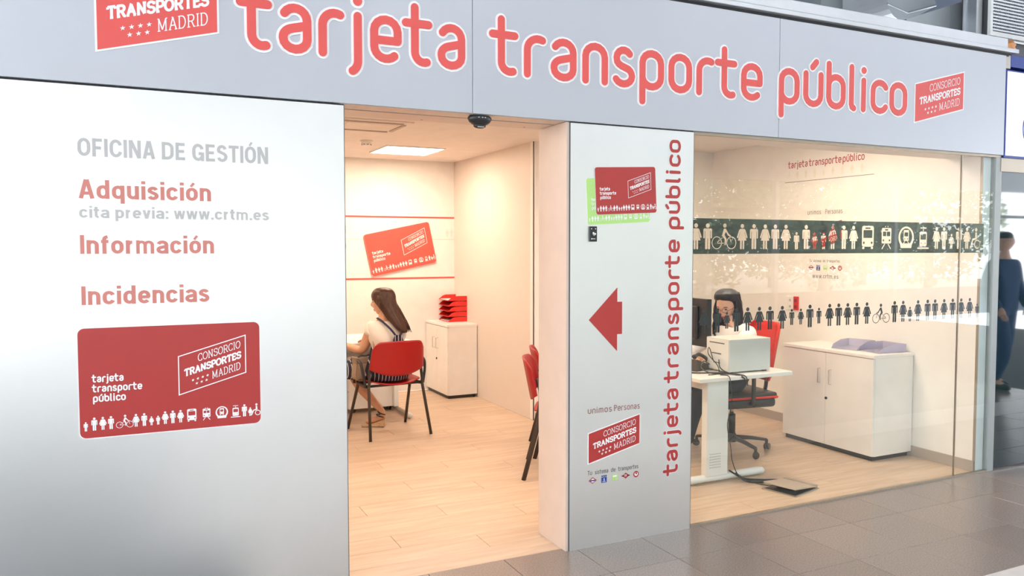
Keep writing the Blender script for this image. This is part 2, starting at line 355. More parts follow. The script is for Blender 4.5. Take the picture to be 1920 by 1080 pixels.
# ---- sans serif words with the built-in font, made bold by an outline offset
def sans():
    a, t, T = .09, .91, .64        # half stroke, centre of a top bar, centre of the x-height
    g = {
     'O': (.62, [arc(.31, .62, .22, .29, 0, 180) + arc(.31, .38, .22, .29, 180, 360) + [(.53, .62)]]),
     'C': (.60, [arc(.31, .62, .22, .29, 12, 180) + arc(.31, .38, .22, .29, 180, 348)]),
     'G': (.63, [arc(.31, .62, .22, .29, 14, 180) + arc(.31, .38, .22, .29, 180, 335), [(.54, 0), (.54, .50)], [(.34, .43), (.54, .43)]]),
     'D': (.62, [[(.09, 0), (.09, 1)], [(.0, t), (.27, t)] + arc(.27, .66, .25, .25, 90, 0) + arc(.27, .34, .25, .25, 0, -90) + [(.0, a)]]),
     'E': (.52, [[(.09, 0), (.09, 1)], [(.05, t), (.48, t)], [(.05, .51), (.44, .51)], [(.05, a), (.49, a)]]),
     'F': (.49, [[(.09, 0), (.09, 1)], [(.05, t), (.47, t)], [(.05, .48), (.42, .48)]]),
     'I': (.18, [[(.09, 0), (.09, 1)]]),
     'T': (.54, [[(0, t), (.54, t)], [(.27, 0), (.27, t)]]),
     'N': (.60, [[(.09, 0), (.09, 1)], [(.51, 0), (.51, 1)], [(.10, .99), (.50, .01)]]),
     'A': (.62, [[(.085, 0), (.295, 1)], [(.535, 0), (.325, 1)], [(.15, .28), (.47, .28)]]),
     'S': (.56, [arc(.27, .70, .18, .21, 15, 205, 9) + arc(.28, .30, .20, .21, 70, -165, 10)]),
     'a': (.50, [arc(.24, .49, .17, .15, 165, 0) + [(.41, .0)], arc(.24, .21, .17, .13, 0, -180) + arc(.24, .22, .17, .13, 180, 100) + [(.41, .40)]]),
     'c': (.49, [arc(.25, .44, .17, .20, 20, 180) + arc(.25, .29, .17, .20, 180, 340)]),
     'd': (.53, [[(.43, 0), (.43, 1)], arc(.26, .44, .17, .20, 0, 180) + arc(.26, .29, .17, .20, 180, 360)]),
     'q': (.53, [[(.43, -.24), (.43, .73)], arc(.26, .44, .17, .20, 0, 180) + arc(.26, .29, .17, .20, 180, 360)]),
     'p': (.53, [[(.09, -.24), (.09, .73)], arc(.26, .44, .17, .20, 180, 0) + arc(.26, .29, .17, .20, 360, 180)]),
     'e': (.52, [arc(.26, .29, .17, .20, 325, 180) + arc(.26, .44, .17, .20, 180, 0) + [(.43, .34)], [(.14, .36), (.48, .36)]]),
     'o': (.52, [arc(.26, .44, .17, .20, 0, 180) + arc(.26, .29, .17, .20, 180, 360) + [(.43, .44)]]),
     'f': (.32, [[(.13, 0), (.13, .78)] + arc(.28, .78, .15, .13, 180, 95), [(0, .66), (.30, .66)]]),
     't': (.33, [[(.14, .93), (.14, .22)] + arc(.28, .22, .14, .14, 180, 275), [(0, .66), (.31, .66)]]),
     'i': (.18, [[(.09, 0), (.09, .73)], [(.09, .84), (.09, 1)]]),
     'm': (.80, [[(.09, 0), (.09, .73)], [(.09, .44)] + arc(.24, .49, .15, .15, 165, 0) + [(.39, 0)], [(.40, .46)] + arc(.54, .49, .15, .15, 165, 0) + [(.69, 0)]]),
     'n': (.51, [[(.09, 0), (.09, .73)], [(.09, .42)] + arc(.25, .47, .16, .17, 165, 0) + [(.41, 0)]]),
     'u': (.51, [[(.41, 0), (.41, .73)], [(.09, .73), (.09, .26)] + arc(.25, .26, .16, .17, 180, 345)]),
     'r': (.34, [[(.09, 0), (.09, .73)], [(.09, .38)] + arc(.27, .40, .18, .23, 170, 88)]),
     's': (.46, [arc(.23, .51, .14, .13, 15, 205, 8) + arc(.23, .22, .15, .14, 75, -165, 9)]),
     'v': (.48, [[(.08, .73), (.23, 0)], [(.40, .73), (.25, 0)]]),
     'w': (.70, [[(.07, .73), (.19, 0)], [(.34, .73), (.21, 0)], [(.36, .73), (.49, 0)], [(.63, .73), (.51, 0)]]),
     '.': (.18, [[(.09, 0), (.09, .18)]]),
     ':': (.18, [[(.09, 0), (.09, .18)], [(.09, .50), (.09, .68)]]),
    }
    acc = lambda c, x, y: (g[c][0], g[c][1] + [[(x, y-.02), (x+.13, y+.19)]])
    g['Ó'] = acc('O', .26, 1.05); g['ó'] = acc('o', .22, .80)
    return g
def font_mesh(s, w, h, sw=.168):
    g = sans(); P, x, cut = [], 0, []
    for ch in s:
        if ch == ' ': x += .26; continue
        adv, sts = g[ch]
        for k, st in enumerate(sts): P += stroke([(p[0]+x, p[1]) for p in st], sw*.68 if ch in 'óÓ' and k == len(sts)-1 else sw if ch not in 'mw' else sw*.86, caps=False)
        x += adv + .075
        if ch != ' ': cut.append(len(P))
    x0 = min(p[0] for q in P for p in q); x1 = max(p[0] for q in P for p in q)
    P = scale_polys(P, w/(x1-x0), h, -x0*w/(x1-x0), 0); out, i = [], 0
    for wd in s.split(' '):
        a = cut[i-1] if i else 0; i += len(wd); out.append(P[a:cut[i-1]])
    return out
def font_on(P, fr, h):
    return art(bmesh.new(), P, fr, h)

# ---------------------------------------------------------------- materials
M = {}
M['metal_panel'] = mat('brushed_silver_panel', (.88, .875, .87), .36, .96, noise=.015, nscale=3)
M['fascia'] = mat('silver_fascia', (.525, .545, .59), .45, .45, noise=.015, nscale=2)
M['dark_gap'] = mat('dark_joint', (.03, .03, .035), .6)
M['edge'] = mat('panel_edge', (.10, .10, .11), .5)
M['ledge'] = mat('aluminium_ledge', (.58, .59, .61), .35, .6)
M['galv'] = mat('galvanised_duct', (.50, .54, .58), .35, .75, noise=.12, nscale=6)
M['wall'] = mat('office_wall', (.86, .83, .79), .75, bump=.05)
M['wallpanel'] = mat('wall_panelling', (.73, .655, .585), .45, noise=.01)
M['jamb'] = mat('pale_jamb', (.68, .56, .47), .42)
M['ceil'] = mat('office_ceiling', (.80, .73, .67), .8)
M['skirt'] = mat('taupe_skirting', (.42, .36, .31), .5)
M['red_sign'] = mat('red_vinyl', (.42, .018, .015), .42, spec=.7, coat=.2)
M['red_fascia'] = mat('coral_red_letter', (.76, .10, .088), .45)
M['white_vinyl'] = mat('white_vinyl', (.88, .88, .88), .5)
M['grey_text'] = mat('grey_vinyl', (.50, .49, .48), .5)
M['red_text'] = mat('glare_paled_red_vinyl', (.60, .17, .13), .5, spec=1.0, coat=.6)  # base colour raised to imitate glare on the red words
M['green'] = mat('green_vinyl', (.42, .72, .18), .45, spec=1.0, coat=.6)
M['black_vinyl'] = mat('charcoal_vinyl', (.035, .037, .034), .4)
M['blue'] = mat('blue_vinyl', (.02, .05, .30), .45)
M['black'] = mat('black_plastic', (.02, .02, .022), .35)
M['frame'] = mat('dark_brown_frame', (.045, .032, .026), .4)
M['red_plastic'] = mat('red_plastic', (.37, .006, .008), .38)
M['red_tray'] = mat('bright_red_plastic', (.66, .018, .012), .35)
M['white_lam'] = mat('white_laminate', (.86, .83, .79), .35)
M['white_metal'] = mat('white_metal', (.80, .82, .80), .35)
M['chrome'] = mat('chrome', (.7, .7, .7), .2, 1)
M['skin'] = mat('skin', (.62, .34, .21), .5, noise=.05, nscale=20)
M['skin2'] = mat('fair_skin', (.72, .42, .30), .5, noise=.05, nscale=20)
M['lip'] = mat('lip', (.5, .10, .09), .4)
M['eye'] = mat('eye', (.04, .03, .025), .25)
M['tee'] = mat('cream_cotton', (.84, .78, .70), .85, bump=.3, bscale=25)
M['blouse'] = mat('white_blouse', (.84, .82, .82), .8, bump=.3, bscale=25)
M['navy'] = mat('navy_fabric', (.022, .025, .06), .8)
M['stripe'] = stripe_mat('striped_navy_fabric', (.016, .018, .045), (.75, .73, .72), 36, 'X', .84)
M['trouser'] = mat('dark_trouser', (.02, .023, .035), .85)
M['hair'] = mat('brown_hair', (.060, .020, .008), .42, noise=.45, nscale=30, stretch=(3, 3, .4))
M['hair2'] = mat('black_brown_hair', (.012, .006, .005), .5, noise=.4, nscale=30, stretch=(3, 3, .4))
M['bag'] = mat('taupe_leather', (.33, .24, .17), .45, bump=.3)
M['wedge'] = mat('cork_wedge', (.62, .42, .25), .7, noise=.2, nscale=80)
M['glass'] = glass_mat('clear_glass', (.96, .975, .96), 1.55)
M['dark_glass'] = mat('dark_tinted_glass', (.012, .03, .032), .03, spec=1.0, coat=1)
M['lilac'] = mat('lilac_clear_plastic', (.74, .72, .90), .25, trans=.55)
M['pc'] = mat('off_white_case', (.66, .68, .65), .45)
M['screen_back'] = mat('monitor_plastic', (.025, .023, .022), .35)
M['brass'] = mat('brass', (.62, .42, .16), .3, 1)
M['steel'] = mat('steel_plate', (.42, .37, .32), .35, .5)
M['channel'] = mat('bronze_channel', (.42, .36, .29), .35, .6)
M['hallceil'] = mat('slate_soffit', (.10, .12, .17), .7)
M['frame_hall'] = mat('dark_window_frame', (.10, .10, .10), .5)
M['leaf'] = mat('leaf', (.36, .42, .29), .6, noise=.5, nscale=3)
M['bark'] = mat('bark', (.16, .11, .07), .9, noise=.3)
M['ground'] = mat('street_paving', (.30, .29, .27), .8, noise=.1)
M['bluecloth'] = mat('blue_cloth', (.012, .03, .12), .8)
M['stone'] = mat('pale_stone', (.70, .66, .62), .3, noise=.06, nscale=12)
M['led'] = mat('lit_diffuser', (1, 1, 1), .5, emit=INT_LIGHT, estr=INT_POWER)
M['tube'] = mat('added_light_glow', (1, 1, 1), .5, emit=HALL_LIGHT, estr=HALL_POWER)
M['lightbox'] = mat('lit_sign_face', (.9, .92, .95), .4, emit=(.85, .92, 1), estr=.35)

def wood_mat():
    m = mat('oak_laminate', (.66, .50, .37), .42); nt = m.node_tree; b = nt.nodes['Principled BSDF']
    tc = nt.nodes.new('ShaderNodeTexCoord'); oi = nt.nodes.new('ShaderNodeObjectInfo'); mp = nt.nodes.new('ShaderNodeMapping'); mp.inputs['Scale'].default_value = (1.0, 9, 1)
    ad = nt.nodes.new('ShaderNodeVectorMath'); ad.operation = 'ADD'
    nt.links.new(tc.outputs['Object'], ad.inputs[0]); 
    mu = nt.nodes.new('ShaderNodeVectorMath'); mu.operation = 'SCALE'; mu.inputs[0].default_value = (31, 17, 5)
    nt.links.new(oi.outputs['Random'], mu.inputs['Scale']); nt.links.new(mu.outputs[0], ad.inputs[1]); nt.links.new(ad.outputs[0], mp.inputs[0])
    n = nt.nodes.new('ShaderNodeTexNoise'); n.inputs['Scale'].default_value = 2.2; n.inputs['Detail'].default_value = 6; n.inputs['Distortion'].default_value = .6
    nt.links.new(mp.outputs[0], n.inputs['Vector'])
    r = nt.nodes.new('ShaderNodeValToRGB'); r.color_ramp.elements[0].position = .3; r.color_ramp.elements[1].position = .68
    r.color_ramp.elements[0].color = (.53, .39, .275, 1); r.color_ramp.elements[1].color = (.66, .515, .385, 1)
    nt.links.new(n.outputs['Fac'], r.inputs[0])
    hv = nt.nodes.new('ShaderNodeHueSaturation'); mr = nt.nodes.new('ShaderNodeMapRange'); mr.inputs['To Min'].default_value = .965; mr.inputs['To Max'].default_value = 1.03
    nt.links.new(oi.outputs['Random'], mr.inputs['Value']); nt.links.new(mr.outputs[0], hv.inputs['Value']); nt.links.new(r.outputs[0], hv.inputs['Color'])
    nt.links.new(hv.outputs[0], b.inputs['Base Color']); return m
M['wood'] = wood_mat()
def tile_mat():
    m = mat('terrazzo_tile', (.24, .205, .185), .2, spec=.5); nt = m.node_tree; b = nt.nodes['Principled BSDF']
    tc = nt.nodes.new('ShaderNodeTexCoord'); v = nt.nodes.new('ShaderNodeTexNoise'); v.inputs['Scale'].default_value = 130; v.inputs['Detail'].default_value = 3
    nt.links.new(tc.outputs['Object'], v.inputs['Vector']); r = nt.nodes.new('ShaderNodeValToRGB')
    r.color_ramp.elements[0].position = .25; r.color_ramp.elements[1].position = .8
    r.color_ramp.elements[0].color = (.20, .165, .14, 1); r.color_ramp.elements[1].color = (.34, .28, .24, 1)
    nt.links.new(v.outputs['Fac'], r.inputs[0])
    oi = nt.nodes.new('ShaderNodeObjectInfo'); hv = nt.nodes.new('ShaderNodeHueSaturation'); mr = nt.nodes.new('ShaderNodeMapRange'); mr.inputs['To Min'].default_value = .93; mr.inputs['To Max'].default_value = 1.07
    nt.links.new(oi.outputs['Random'], mr.inputs['Value']); nt.links.new(mr.outputs[0], hv.inputs['Value']); nt.links.new(r.outputs[0], hv.inputs['Color'])
    nt.links.new(hv.outputs[0], b.inputs['Base Color'])
    gm = nt.nodes.new('ShaderNodeNewGeometry'); n2 = nt.nodes.new('ShaderNodeTexNoise'); n2.inputs['Scale'].default_value = 3; nt.links.new(gm.outputs['Position'], n2.inputs['Vector']); nt.links.new(gm.outputs['Position'], v.inputs['Vector'])
    m2 = nt.nodes.new('ShaderNodeMapRange'); m2.inputs['To Min'].default_value = .20; m2.inputs['To Max'].default_value = .30; nt.links.new(n2.outputs['Fac'], m2.inputs['Value']); nt.links.new(m2.outputs[0], b.inputs['Roughness'])
    return m
M['tile'] = tile_mat()

exec_parts = []
# ---------------------------------------------------------------- shell
CEIL, BACK, XR, XL, YR, XC = 2.577, 4.925, 5.416, -1.7, 2.909, 3.367
SOF = 2.25; XD0, XD1, XW0, XW1 = .892, 2.062, 2.860, 5.505
# office floor: a slab with planks let in
fl = struct('floor', box(XL, XR, .05, BACK, -.12, -.008), M['dark_gap'])
def copymesh(me, name, loc, m, parent):
    o = bpy.data.objects.new(name, me); COL.objects.link(o); o.location = loc; o.parent = parent; return o
PW, PL = .192, 1.285
full = box(0.0012, PL-.0012, .0008, PW-.0008, -.009, 0, bev=.0012, seg=1); fm = bpy.data.meshes.new('plank'); full.to_mesh(fm); full.free(); fm.materials.append(M['wood'])
y = .05; row = 0
while y < BACK-.01:
    off = (row*.437) % PL; x = XL - off
    wdt = min(PW, BACK-y)
    while x < XR-.01:
        a, b = max(x, XL), min(x+PL, XR)
        if y > YR and a > XC: break
        if y > YR: b = min(b, XC)
        if b-a > .02:
            if b-a > PL-.001 and wdt > PW-.001: copymesh(fm, 'plank', (x, y, 0), M['wood'], fl)
            else:
                bm = box(.0012, b-a-.0012, .0008, wdt-.0008, -.009, 0, bev=.0012, seg=1); me = bpy.data.meshes.new('plank'); bm.to_mesh(me); bm.free(); me.materials.append(M['wood'])
                copymesh(me, 'plank', (a, y, 0), M['wood'], fl)
        x += PL
    y += PW; row += 1
# hall floor: slab and tiles
hf = struct('floor_hall', box(-6, 16, -12, .05, -.12, -.008), M['dark_gap']); hf['label'] = 'polished grey brown tiled floor of the hall outside'
TS = .41; TX0, TY0 = 3.345, -.335
tb = box(.0015, TS-.0015, .0015, TS-.0015, -.009, 0, bev=.0015, seg=1); tm = bpy.data.meshes.new('tile'); tb.to_mesh(tm); tb.free(); tm.materials.append(M['tile'])
def tile(x0, x1, y0, y1, me=None, m='tile'):
    if me is None:
        bm = box(.0015, x1-x0-.0015, .0015, y1-y0-.0015, -.009, 0, bev=.0015, seg=1); me = bpy.data.meshes.new('tile'); bm.to_mesh(me); bm.free(); me.materials.append(M[m])
    copymesh(me, 'tile', (x0, y0, 0), None, hf)
for i in range(-7, 14):
    x0 = TX0 + i*TS
    tile(x0, x0+TS, TY0, .05)
    for j in (1, 2): tile(x0, x0+TS, TY0-j*TS, 0, me=tm)
rest = bmesh.new()
for i in range(-8, 14):
    for j in range(4, 24): B(rest, TX0+i*TS+.0015, TX0+(i+1)*TS-.0015, TY0-j*TS+.0015-.02, TY0-(j-1)*TS-.0015-.02, -.009, 0)
o = obj('paving', rest, M['tile'], hf, kind='stuff')
o = obj('border_strip', box(TX0-8*TS, TX0+14*TS, TY0-3*TS-.022+.004, TY0-2*TS-.002, -.009, .0), M['stone'], hf, label='pale stone border strip')

struct('ceiling', box(XL-.1, XR+.08, .31, BACK+.1, CEIL, CEIL+.1), M['ceil'])
wb = struct('wall_back', box(XL-.1, XC+.1, BACK, BACK+.1, 0, CEIL), M['wall'])
struct('wall_left', box(XL-.1, XL, 0.02, BACK, 0, CEIL), M['wall'])
wr = struct('wall_partition', box(XC, XC+.1, YR+.1, BACK, 0, CEIL), M['wallpanel'])
obj('corner_trim', box(XC-.006, XC, YR+.02, YR+.032, 0, CEIL), M['frame'], wr)
struct('wall_rear_right', box(XC, XR+.08, YR, YR+.1, 0, CEIL), M['wall'])
wright = struct('wall_right', box(XR, XR+.08, .052, YR, 0, CEIL), M['wall'])
struct('baseboard_right', box(XR-.012, XR, .04, YR, 0, .078), M['skirt'])
struct('baseboard_rear', box(XC, XR-.012, YR-.012, YR, 0, .078), M['skirt'])

# back wall: thin joint and red lines belong to the wall graphics
FW = Frame((0, BACK, 0), (1, 0, 0), (0, 0, 1))   # faces -Y
def rect(x0, x1, y0, y1): return [[(x0, y0), (x1, y0), (x1, y1), (x0, y1)]]
t = thing('wall_stripe', (1.2, BACK, 1.947), 'upper red stripe on the back wall above the tilted card poster', 'wall stripe', group='red stripes on the back wall')
obj('band', box(-1.5, XC, BACK-.004, BACK, 1.938, 1.956), M['red_fascia'], t, world=True)
t = thing('wall_stripe', (1.2, BACK, 1.268), 'lower red stripe on the back wall behind the woman with long brown hair', 'wall stripe', group='red stripes on the back wall')
obj('band', box(-1.5, XC, BACK-.004, BACK, 1.259, 1.277), M['red_fascia'], t, world=True)
obj('joint', box(-1.5, XC, BACK-.002, BACK, 1.700, 1.704), M['grey_text'], wb)
g = bmesh.new(); art(g, picto_polys('w', 3.28, 1.73, .09) + picto_polys('m', 3.335, 1.73, .09), FW, .0015)
o = obj('pictogram', g, mat('faint_vinyl', (.76, .73, .68), .6), wb)

# --- front: left metal cladding
FF = Frame((0, 0, 0), (1, 0, 0), (0, 0, 1))
wf = struct('wall_front_left', box(-2.4, XD0-.003, 0, .05, .0, SOF-.006), M['metal_panel'])
obj('edge_trim', box(XD0-.003, XD0, -.001, .052, 0, SOF-.006), M['edge'], wf)
obj('top_joint', box(-2.4, XD0, .004, .05, SOF-.006, SOF), M['dark_gap'], wf)
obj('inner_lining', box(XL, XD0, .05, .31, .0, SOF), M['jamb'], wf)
wp = struct('wall_front_pillar', box(XD1+.004, XW0-.002, 0, .02, .0, SOF-.004), M['metal_panel'])
obj('edge_trim', box(XD1-.001, XD1+.004, -.001, .005, 0, SOF-.004), M['edge'], wp)
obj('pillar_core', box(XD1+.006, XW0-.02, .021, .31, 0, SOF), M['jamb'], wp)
obj('edge_trim', box(XW0-.002, XW0, -.001, .052, 0, SOF-.004), M['edge'], wp)
obj('top_joint', box(XD1, XW0, .004, .05, SOF-.004, SOF), M['dark_gap'], wp)
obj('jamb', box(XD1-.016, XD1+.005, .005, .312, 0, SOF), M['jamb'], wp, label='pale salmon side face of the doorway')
# header over the opening and the window
hd = struct('trim_1', box(XL, XR+.06, .05, .31, SOF+.006, CEIL+.1), M['ceil']); hd['label'] = 'header above the doorway and window'
obj('soffit_board', box(XD0-.02, XD1-.022, .004, .118, SOF, SOF+.006), M['jamb'], hd)
obj('soffit_board', box(XD0-.02, XD1-.022, .136, .31, SOF, SOF+.006), M['jamb'], hd)
obj('track_slot', box(XD0-.02, XD1-.022, .118, .136, SOF+.002, SOF+.006), M['dark_gap'], hd)
obj('soffit_board', box(XW0, XR, .04, .31, SOF, SOF+.006), M['ceil'], hd)
for x in (1.35, 1.93): obj('screw', lathe(bmesh.new(), [(.006, -.004), (.006, 0)], (x, .26, SOF), 10), M['chrome'], hd)

# --- fascia sign
fa = thing('shop_fascia', (2.5, 0, SOF), 'long silver fascia sign reading tarjeta transporte público in red rounded letters', 'shop sign')
xs = [-2.4, 1.516, 3.470, 5.565]
for a, b in zip(xs, xs[1:]): obj('panel', box(a+.0015, b-.0015, -.012, .02, SOF+.002, 2.943, bev=.001, seg=1), M['fascia'], fa, world=True)
obj('backing', box(-2.4, 5.56, .02, .05, SOF+.001, 2.99), M['edge'], fa, world=True)
obj('shadow_gap', box(-2.4, 5.60, -.006, .02, 2.943, 2.962), M['dark_gap'], fa, world=True)
obj('ledge', box(-2.4, 5.66, -.04, .3, 2.962, 2.990, bev=.003), M['ledge'], fa, world=True, label='bright aluminium drip edge')
obj('coping', box(-2.4, 5.55, -.03, .3, 2.991, 3.055, bev=.003), M['ledge'], fa, world=True)
FS = Frame((0, -.012, 0), (1, 0, 0), (0, 0, 1))
BZ, XH, SW = 2.449, .213, .037
for word, xa, xb in (('tarjeta', .470, 1.472), ('transporte', 1.640, 3.325), ('público', 3.482, 4.552)):
    for ch, sts in text_glyphs(word, xb-xa, XH, SW, .26):
        A, O = [], []
        for st in sts: A += stroke(st, SW); O += stroke(st, SW+.021)
        g = bmesh.new(); art(g, O, FS.sub((xa, BZ)), 0, .003); lo = obj('letter_outline', g, M['white_vinyl'], fa, world=True)
        g = bmesh.new(); art(g, A, FS.sub((xa, BZ)), .003, .004); obj('letter', g, M['red_fascia'], lo, world=True)
def logo(fr, w, h, k, parent, red, border=.012, th=.002, filled=True, lw=None):
    """filled stamp with a white rim, or an outline only"""
    if filled:
        g = bmesh.new(); art(g, [par(w, h, k, border)], fr, 0, th); a = obj('stamp_rim', g, M['white_vinyl'], parent, world=True)
        g = bmesh.new(); art(g, [par(w, h, k)], fr, th, th/2); obj('stamp_face', g, red, a, world=True)
        for nm, W_ in zip(('word', 'word', 'word', 'stars'), stamp_words(w, h, k)): g = bmesh.new(); art(g, W_, fr, th*1.5+.0006); obj(nm, g, M['white_vinyl'], a, world=True, kind='stuff' if nm == 'stars' else None)
    else:
        g = bmesh.new(); art(g, stroke(par(w, h, k), lw, closed=True, caps=True) + logo_polys(w, h, k), fr, th)
        obj('stamp_lettering', g, M['white_vinyl'], parent, world=True)
for (x, z, w, h, k, lab) in ((-.092, 2.385, .448, .262, .268, 'large red slanted stamp at the left end of the fascia, cut by the frame'),
                        (4.640, 2.422, .472, .242, .250, 'small red slanted CONSORCIO TRANSPORTES MADRID stamp at the right end of the fascia')):
    t = thing('stamp_sign', (x, -.012, z), lab, 'sign', group=None)
    logo(FS.sub((x, z)), w, h, k, t, M['red_fascia'], border=.008)

# --- card graphic
ROW = [('k', .030), ('m', .074), ('w', .118), ('m', .160), ('b', .232), ('w', .292), ('m', .336), ('g', .375), ('k', .411), ('w', .450), ('m', .492), ('w', .535), ('u', .598), ('t', .682), ('o', .770), ('r', .851), ('m', .903), ('g', .938), ('h', .972)]
def rounded(w, h, r, e=0): return [[(p[0], p[1]) for p in rr(-e, -e, w+e, h+e, r+e, 5)]]
def card(fr, w, h, parent, face, th=.002, rim=.004, detail=True, pk=.12):
    g = bmesh.new(); art(g, rounded(w, h, w*.035, rim), fr, 0, th); a = obj('card_rim', g, M['white_vinyl'], parent, world=True)
    g = bmesh.new(); art(g, rounded(w, h, w*.035), fr, th, th*.3); obj('card_face', g, face, a, world=True)
    H = th*1.3+.0007
    g = bmesh.new(); P = []
    for s, u, v, wd in (('tarjeta', .072, .505, .158), ('transporte', .072, .415, .255), ('público', .074, .325, .165)):
        P += scale_polys(text_polys(s, wd*w, .055*h, .0125*h), 1, 1, u*w, v*h)
    art(g, P, fr, H); obj('card_lettering', g, M['white_vinyl'], a, world=True)
    lf = fr.sub((.530*w, .335*h)); g = bmesh.new()
    lw_, lh_, lk = .385*w, .365*h, .175*h/(.385*w)
    art(g, stroke(par(lw_, lh_, lk), .0045*w*1.3, closed=True) + logo_polys(lw_, lh_, lk), lf, H); obj('card_stamp', g, M['white_vinyl'], a, world=True)
    g = bmesh.new(); P = []
    for k, u in ROW: P += picto_polys(k, u*w, .065*h + .012*h*u, pk*h*SIZE.get(k, 1), 1.0 if k not in 'uto' else .95)
    art(g, P, fr, H); obj('card_pictogram_row', g, M['white_vinyl'], a, world=True)
    return a
t = thing('card_sign', (.16, 0, .82), 'large red transport card graphic on the left metal panel below Incidencias', 'sign')
card(Frame((-.190, 0, .838), (1, 0, 0), (0, 0, 1)).sub((0, 0), rot=-.0), .697, .443, t, M['red_sign'])
t = thing('card_poster', (2.7, BACK, 1.29), 'tilted red transport card poster on the back wall between the red stripes', 'poster')
fr = Frame((2.398, BACK-.018, 1.292), (1, 0, 0), (0, 0, 1)).sub((0, 0), rot=.205)
g = bmesh.new(); art(g, rounded(.762, .462, .03, .002), fr, -.017, .018); obj('backing_board', g, M['red_tray'], t, world=True)
card(fr, .762, .462, t, mat('poster_red', (.78, .10, .075), .45), th=.002, rim=.001)
t = thing('card_sign', (2.36, 0, 1.72), 'pale green transport card graphic half hidden behind the red card on the pillar', 'sign')
card(Frame((2.172, 0, 1.722), (1, 0, 0), (0, 0, 1)).sub((0, 0), rot=.055), .393, .243, t, M['green'], th=.001, rim=.001)
t = thing('card_sign', (2.4, 0, 1.77), 'small red transport card graphic at the top of the metal pillar', 'sign')
card(Frame((2.222, -.0025, 1.776), (1, 0, 0), (0, 0, 1)).sub((0, 0), rot=.048), .385, .248, t, M['red_sign'], th=.001, rim=.001)

# --- words on the left panel
for s, w, h, x, z, m, off, lab in (
    ('OFICINA DE GESTIÓN', .728, .072, -.172, 1.966, 'grey_text', .012, 'grey capital words OFICINA DE GESTIÓN at the top of the left metal panel'),
    ('Adquisición', .492, .075, -.172, 1.799, 'red_text', .02, 'red word Adquisición on the left metal panel'),
    ('cita previa: www.crtm.es', .728, .048, -.172, 1.722, 'grey_text', .02, 'small grey line cita previa: www.crtm.es under Adquisición'),
    ('Información', .500, .075, -.172, 1.579, 'red_text', .02, 'red word Información on the left metal panel'),
    ('Incidencias', .478, .075, -.172, 1.375, 'red_text', .02, 'red word Incidencias above the large card graphic')):
    ws = font_mesh(s, w, h); fr = Frame((x, 0, z), (1, 0, 0), (0, 0, 1))
    if len(ws) == 1: tag(obj('wall_lettering', font_on(ws[0], fr, .0012), M[m]), lab, 'lettering')
    else:
        t = thing('wall_lettering', (x, 0, z), lab, 'lettering')
        for q in ws: obj('word', font_on(q, fr, .0012), M[m], t, world=True)

# --- pillar graphics
g = bmesh.new()
art(g, [[(2.180, 1.222), (2.357, 1.048), (2.357, 1.390)], [(2.3565, 1.139), (2.388, 1.139), (2.388, 1.313), (2.3565, 1.313)]], FF, .0, .0015)
tag(obj('arrow_sign', g, M['red_sign']), 'dark red arrow pointing left on the metal pillar', 'sign')
fr = Frame((2.768, 0, .325), (0, 0, 1), (-1, 0, 0))
t = thing('vertical_lettering', (2.73, 0, .325), 'vertical red words tarjeta transporte público reading upwards on the pillar', 'lettering')
for word, a, b in (('tarjeta', 0.015, .490), ('transporte', .540, 1.318), ('público', 1.388, 1.868)):
    for ch, sts in text_glyphs(word, b-a, .078, .0175, .30):
        P, O = [], []
        for st in sts:
            q = [(p[0]+a, p[1]) for p in st]; P += stroke(q, .0175); O += stroke(q, .024)
        g = bmesh.new(); art(g, O, fr, .0008); o_ = obj('letter_outline', g, M['white_vinyl'], t, world=True)
        g = bmesh.new(); art(g, P, fr, .0018); obj('letter', g, M['red_sign'], o_, world=True)
t = thing('stamp_sign', (2.34, 0, .45), 'red slanted CONSORCIO TRANSPORTES MADRID stamp low on the pillar', 'sign')
logo(Frame((2.182, 0, .456), (1, 0, 0), (0, 0, 1)), .324, .158, .235, t, M['red_sign'], border=.005, th=.001)
M['thin_grey'] = mat('dark_grey_print', (.20, .18, .18), .6)
g = bmesh.new(); art(g, text_polys('unimos', .148, .026, .0042), Frame((2.178, 0, .722), (1, 0, 0), (0, 0, 1)), .001); art(g, text_polys('Personas', .162, .026, .0042), Frame((2.344, 0, .722), (1, 0, 0), (0, 0, 1)), .001)
tag(obj('slogan', g, mat('brown_print', (.30, .14, .13), .6)), 'thin words unimos Personas above the low stamp on the pillar', 'lettering')
g = bmesh.new(); x = 2.178
for wd, wl in (('Tu', .025), ('sistema', .082), ('de', .026), ('transportes', .128)):
    art(g, text_polys(wd, wl, .018, .0032), Frame((x, 0, .392), (1, 0, 0), (0, 0, 1)), .001); x += wl + .020
tag(obj('slogan', g, M['thin_grey']), 'small words Tu sistema de transportes under the low stamp on the pillar', 'lettering')
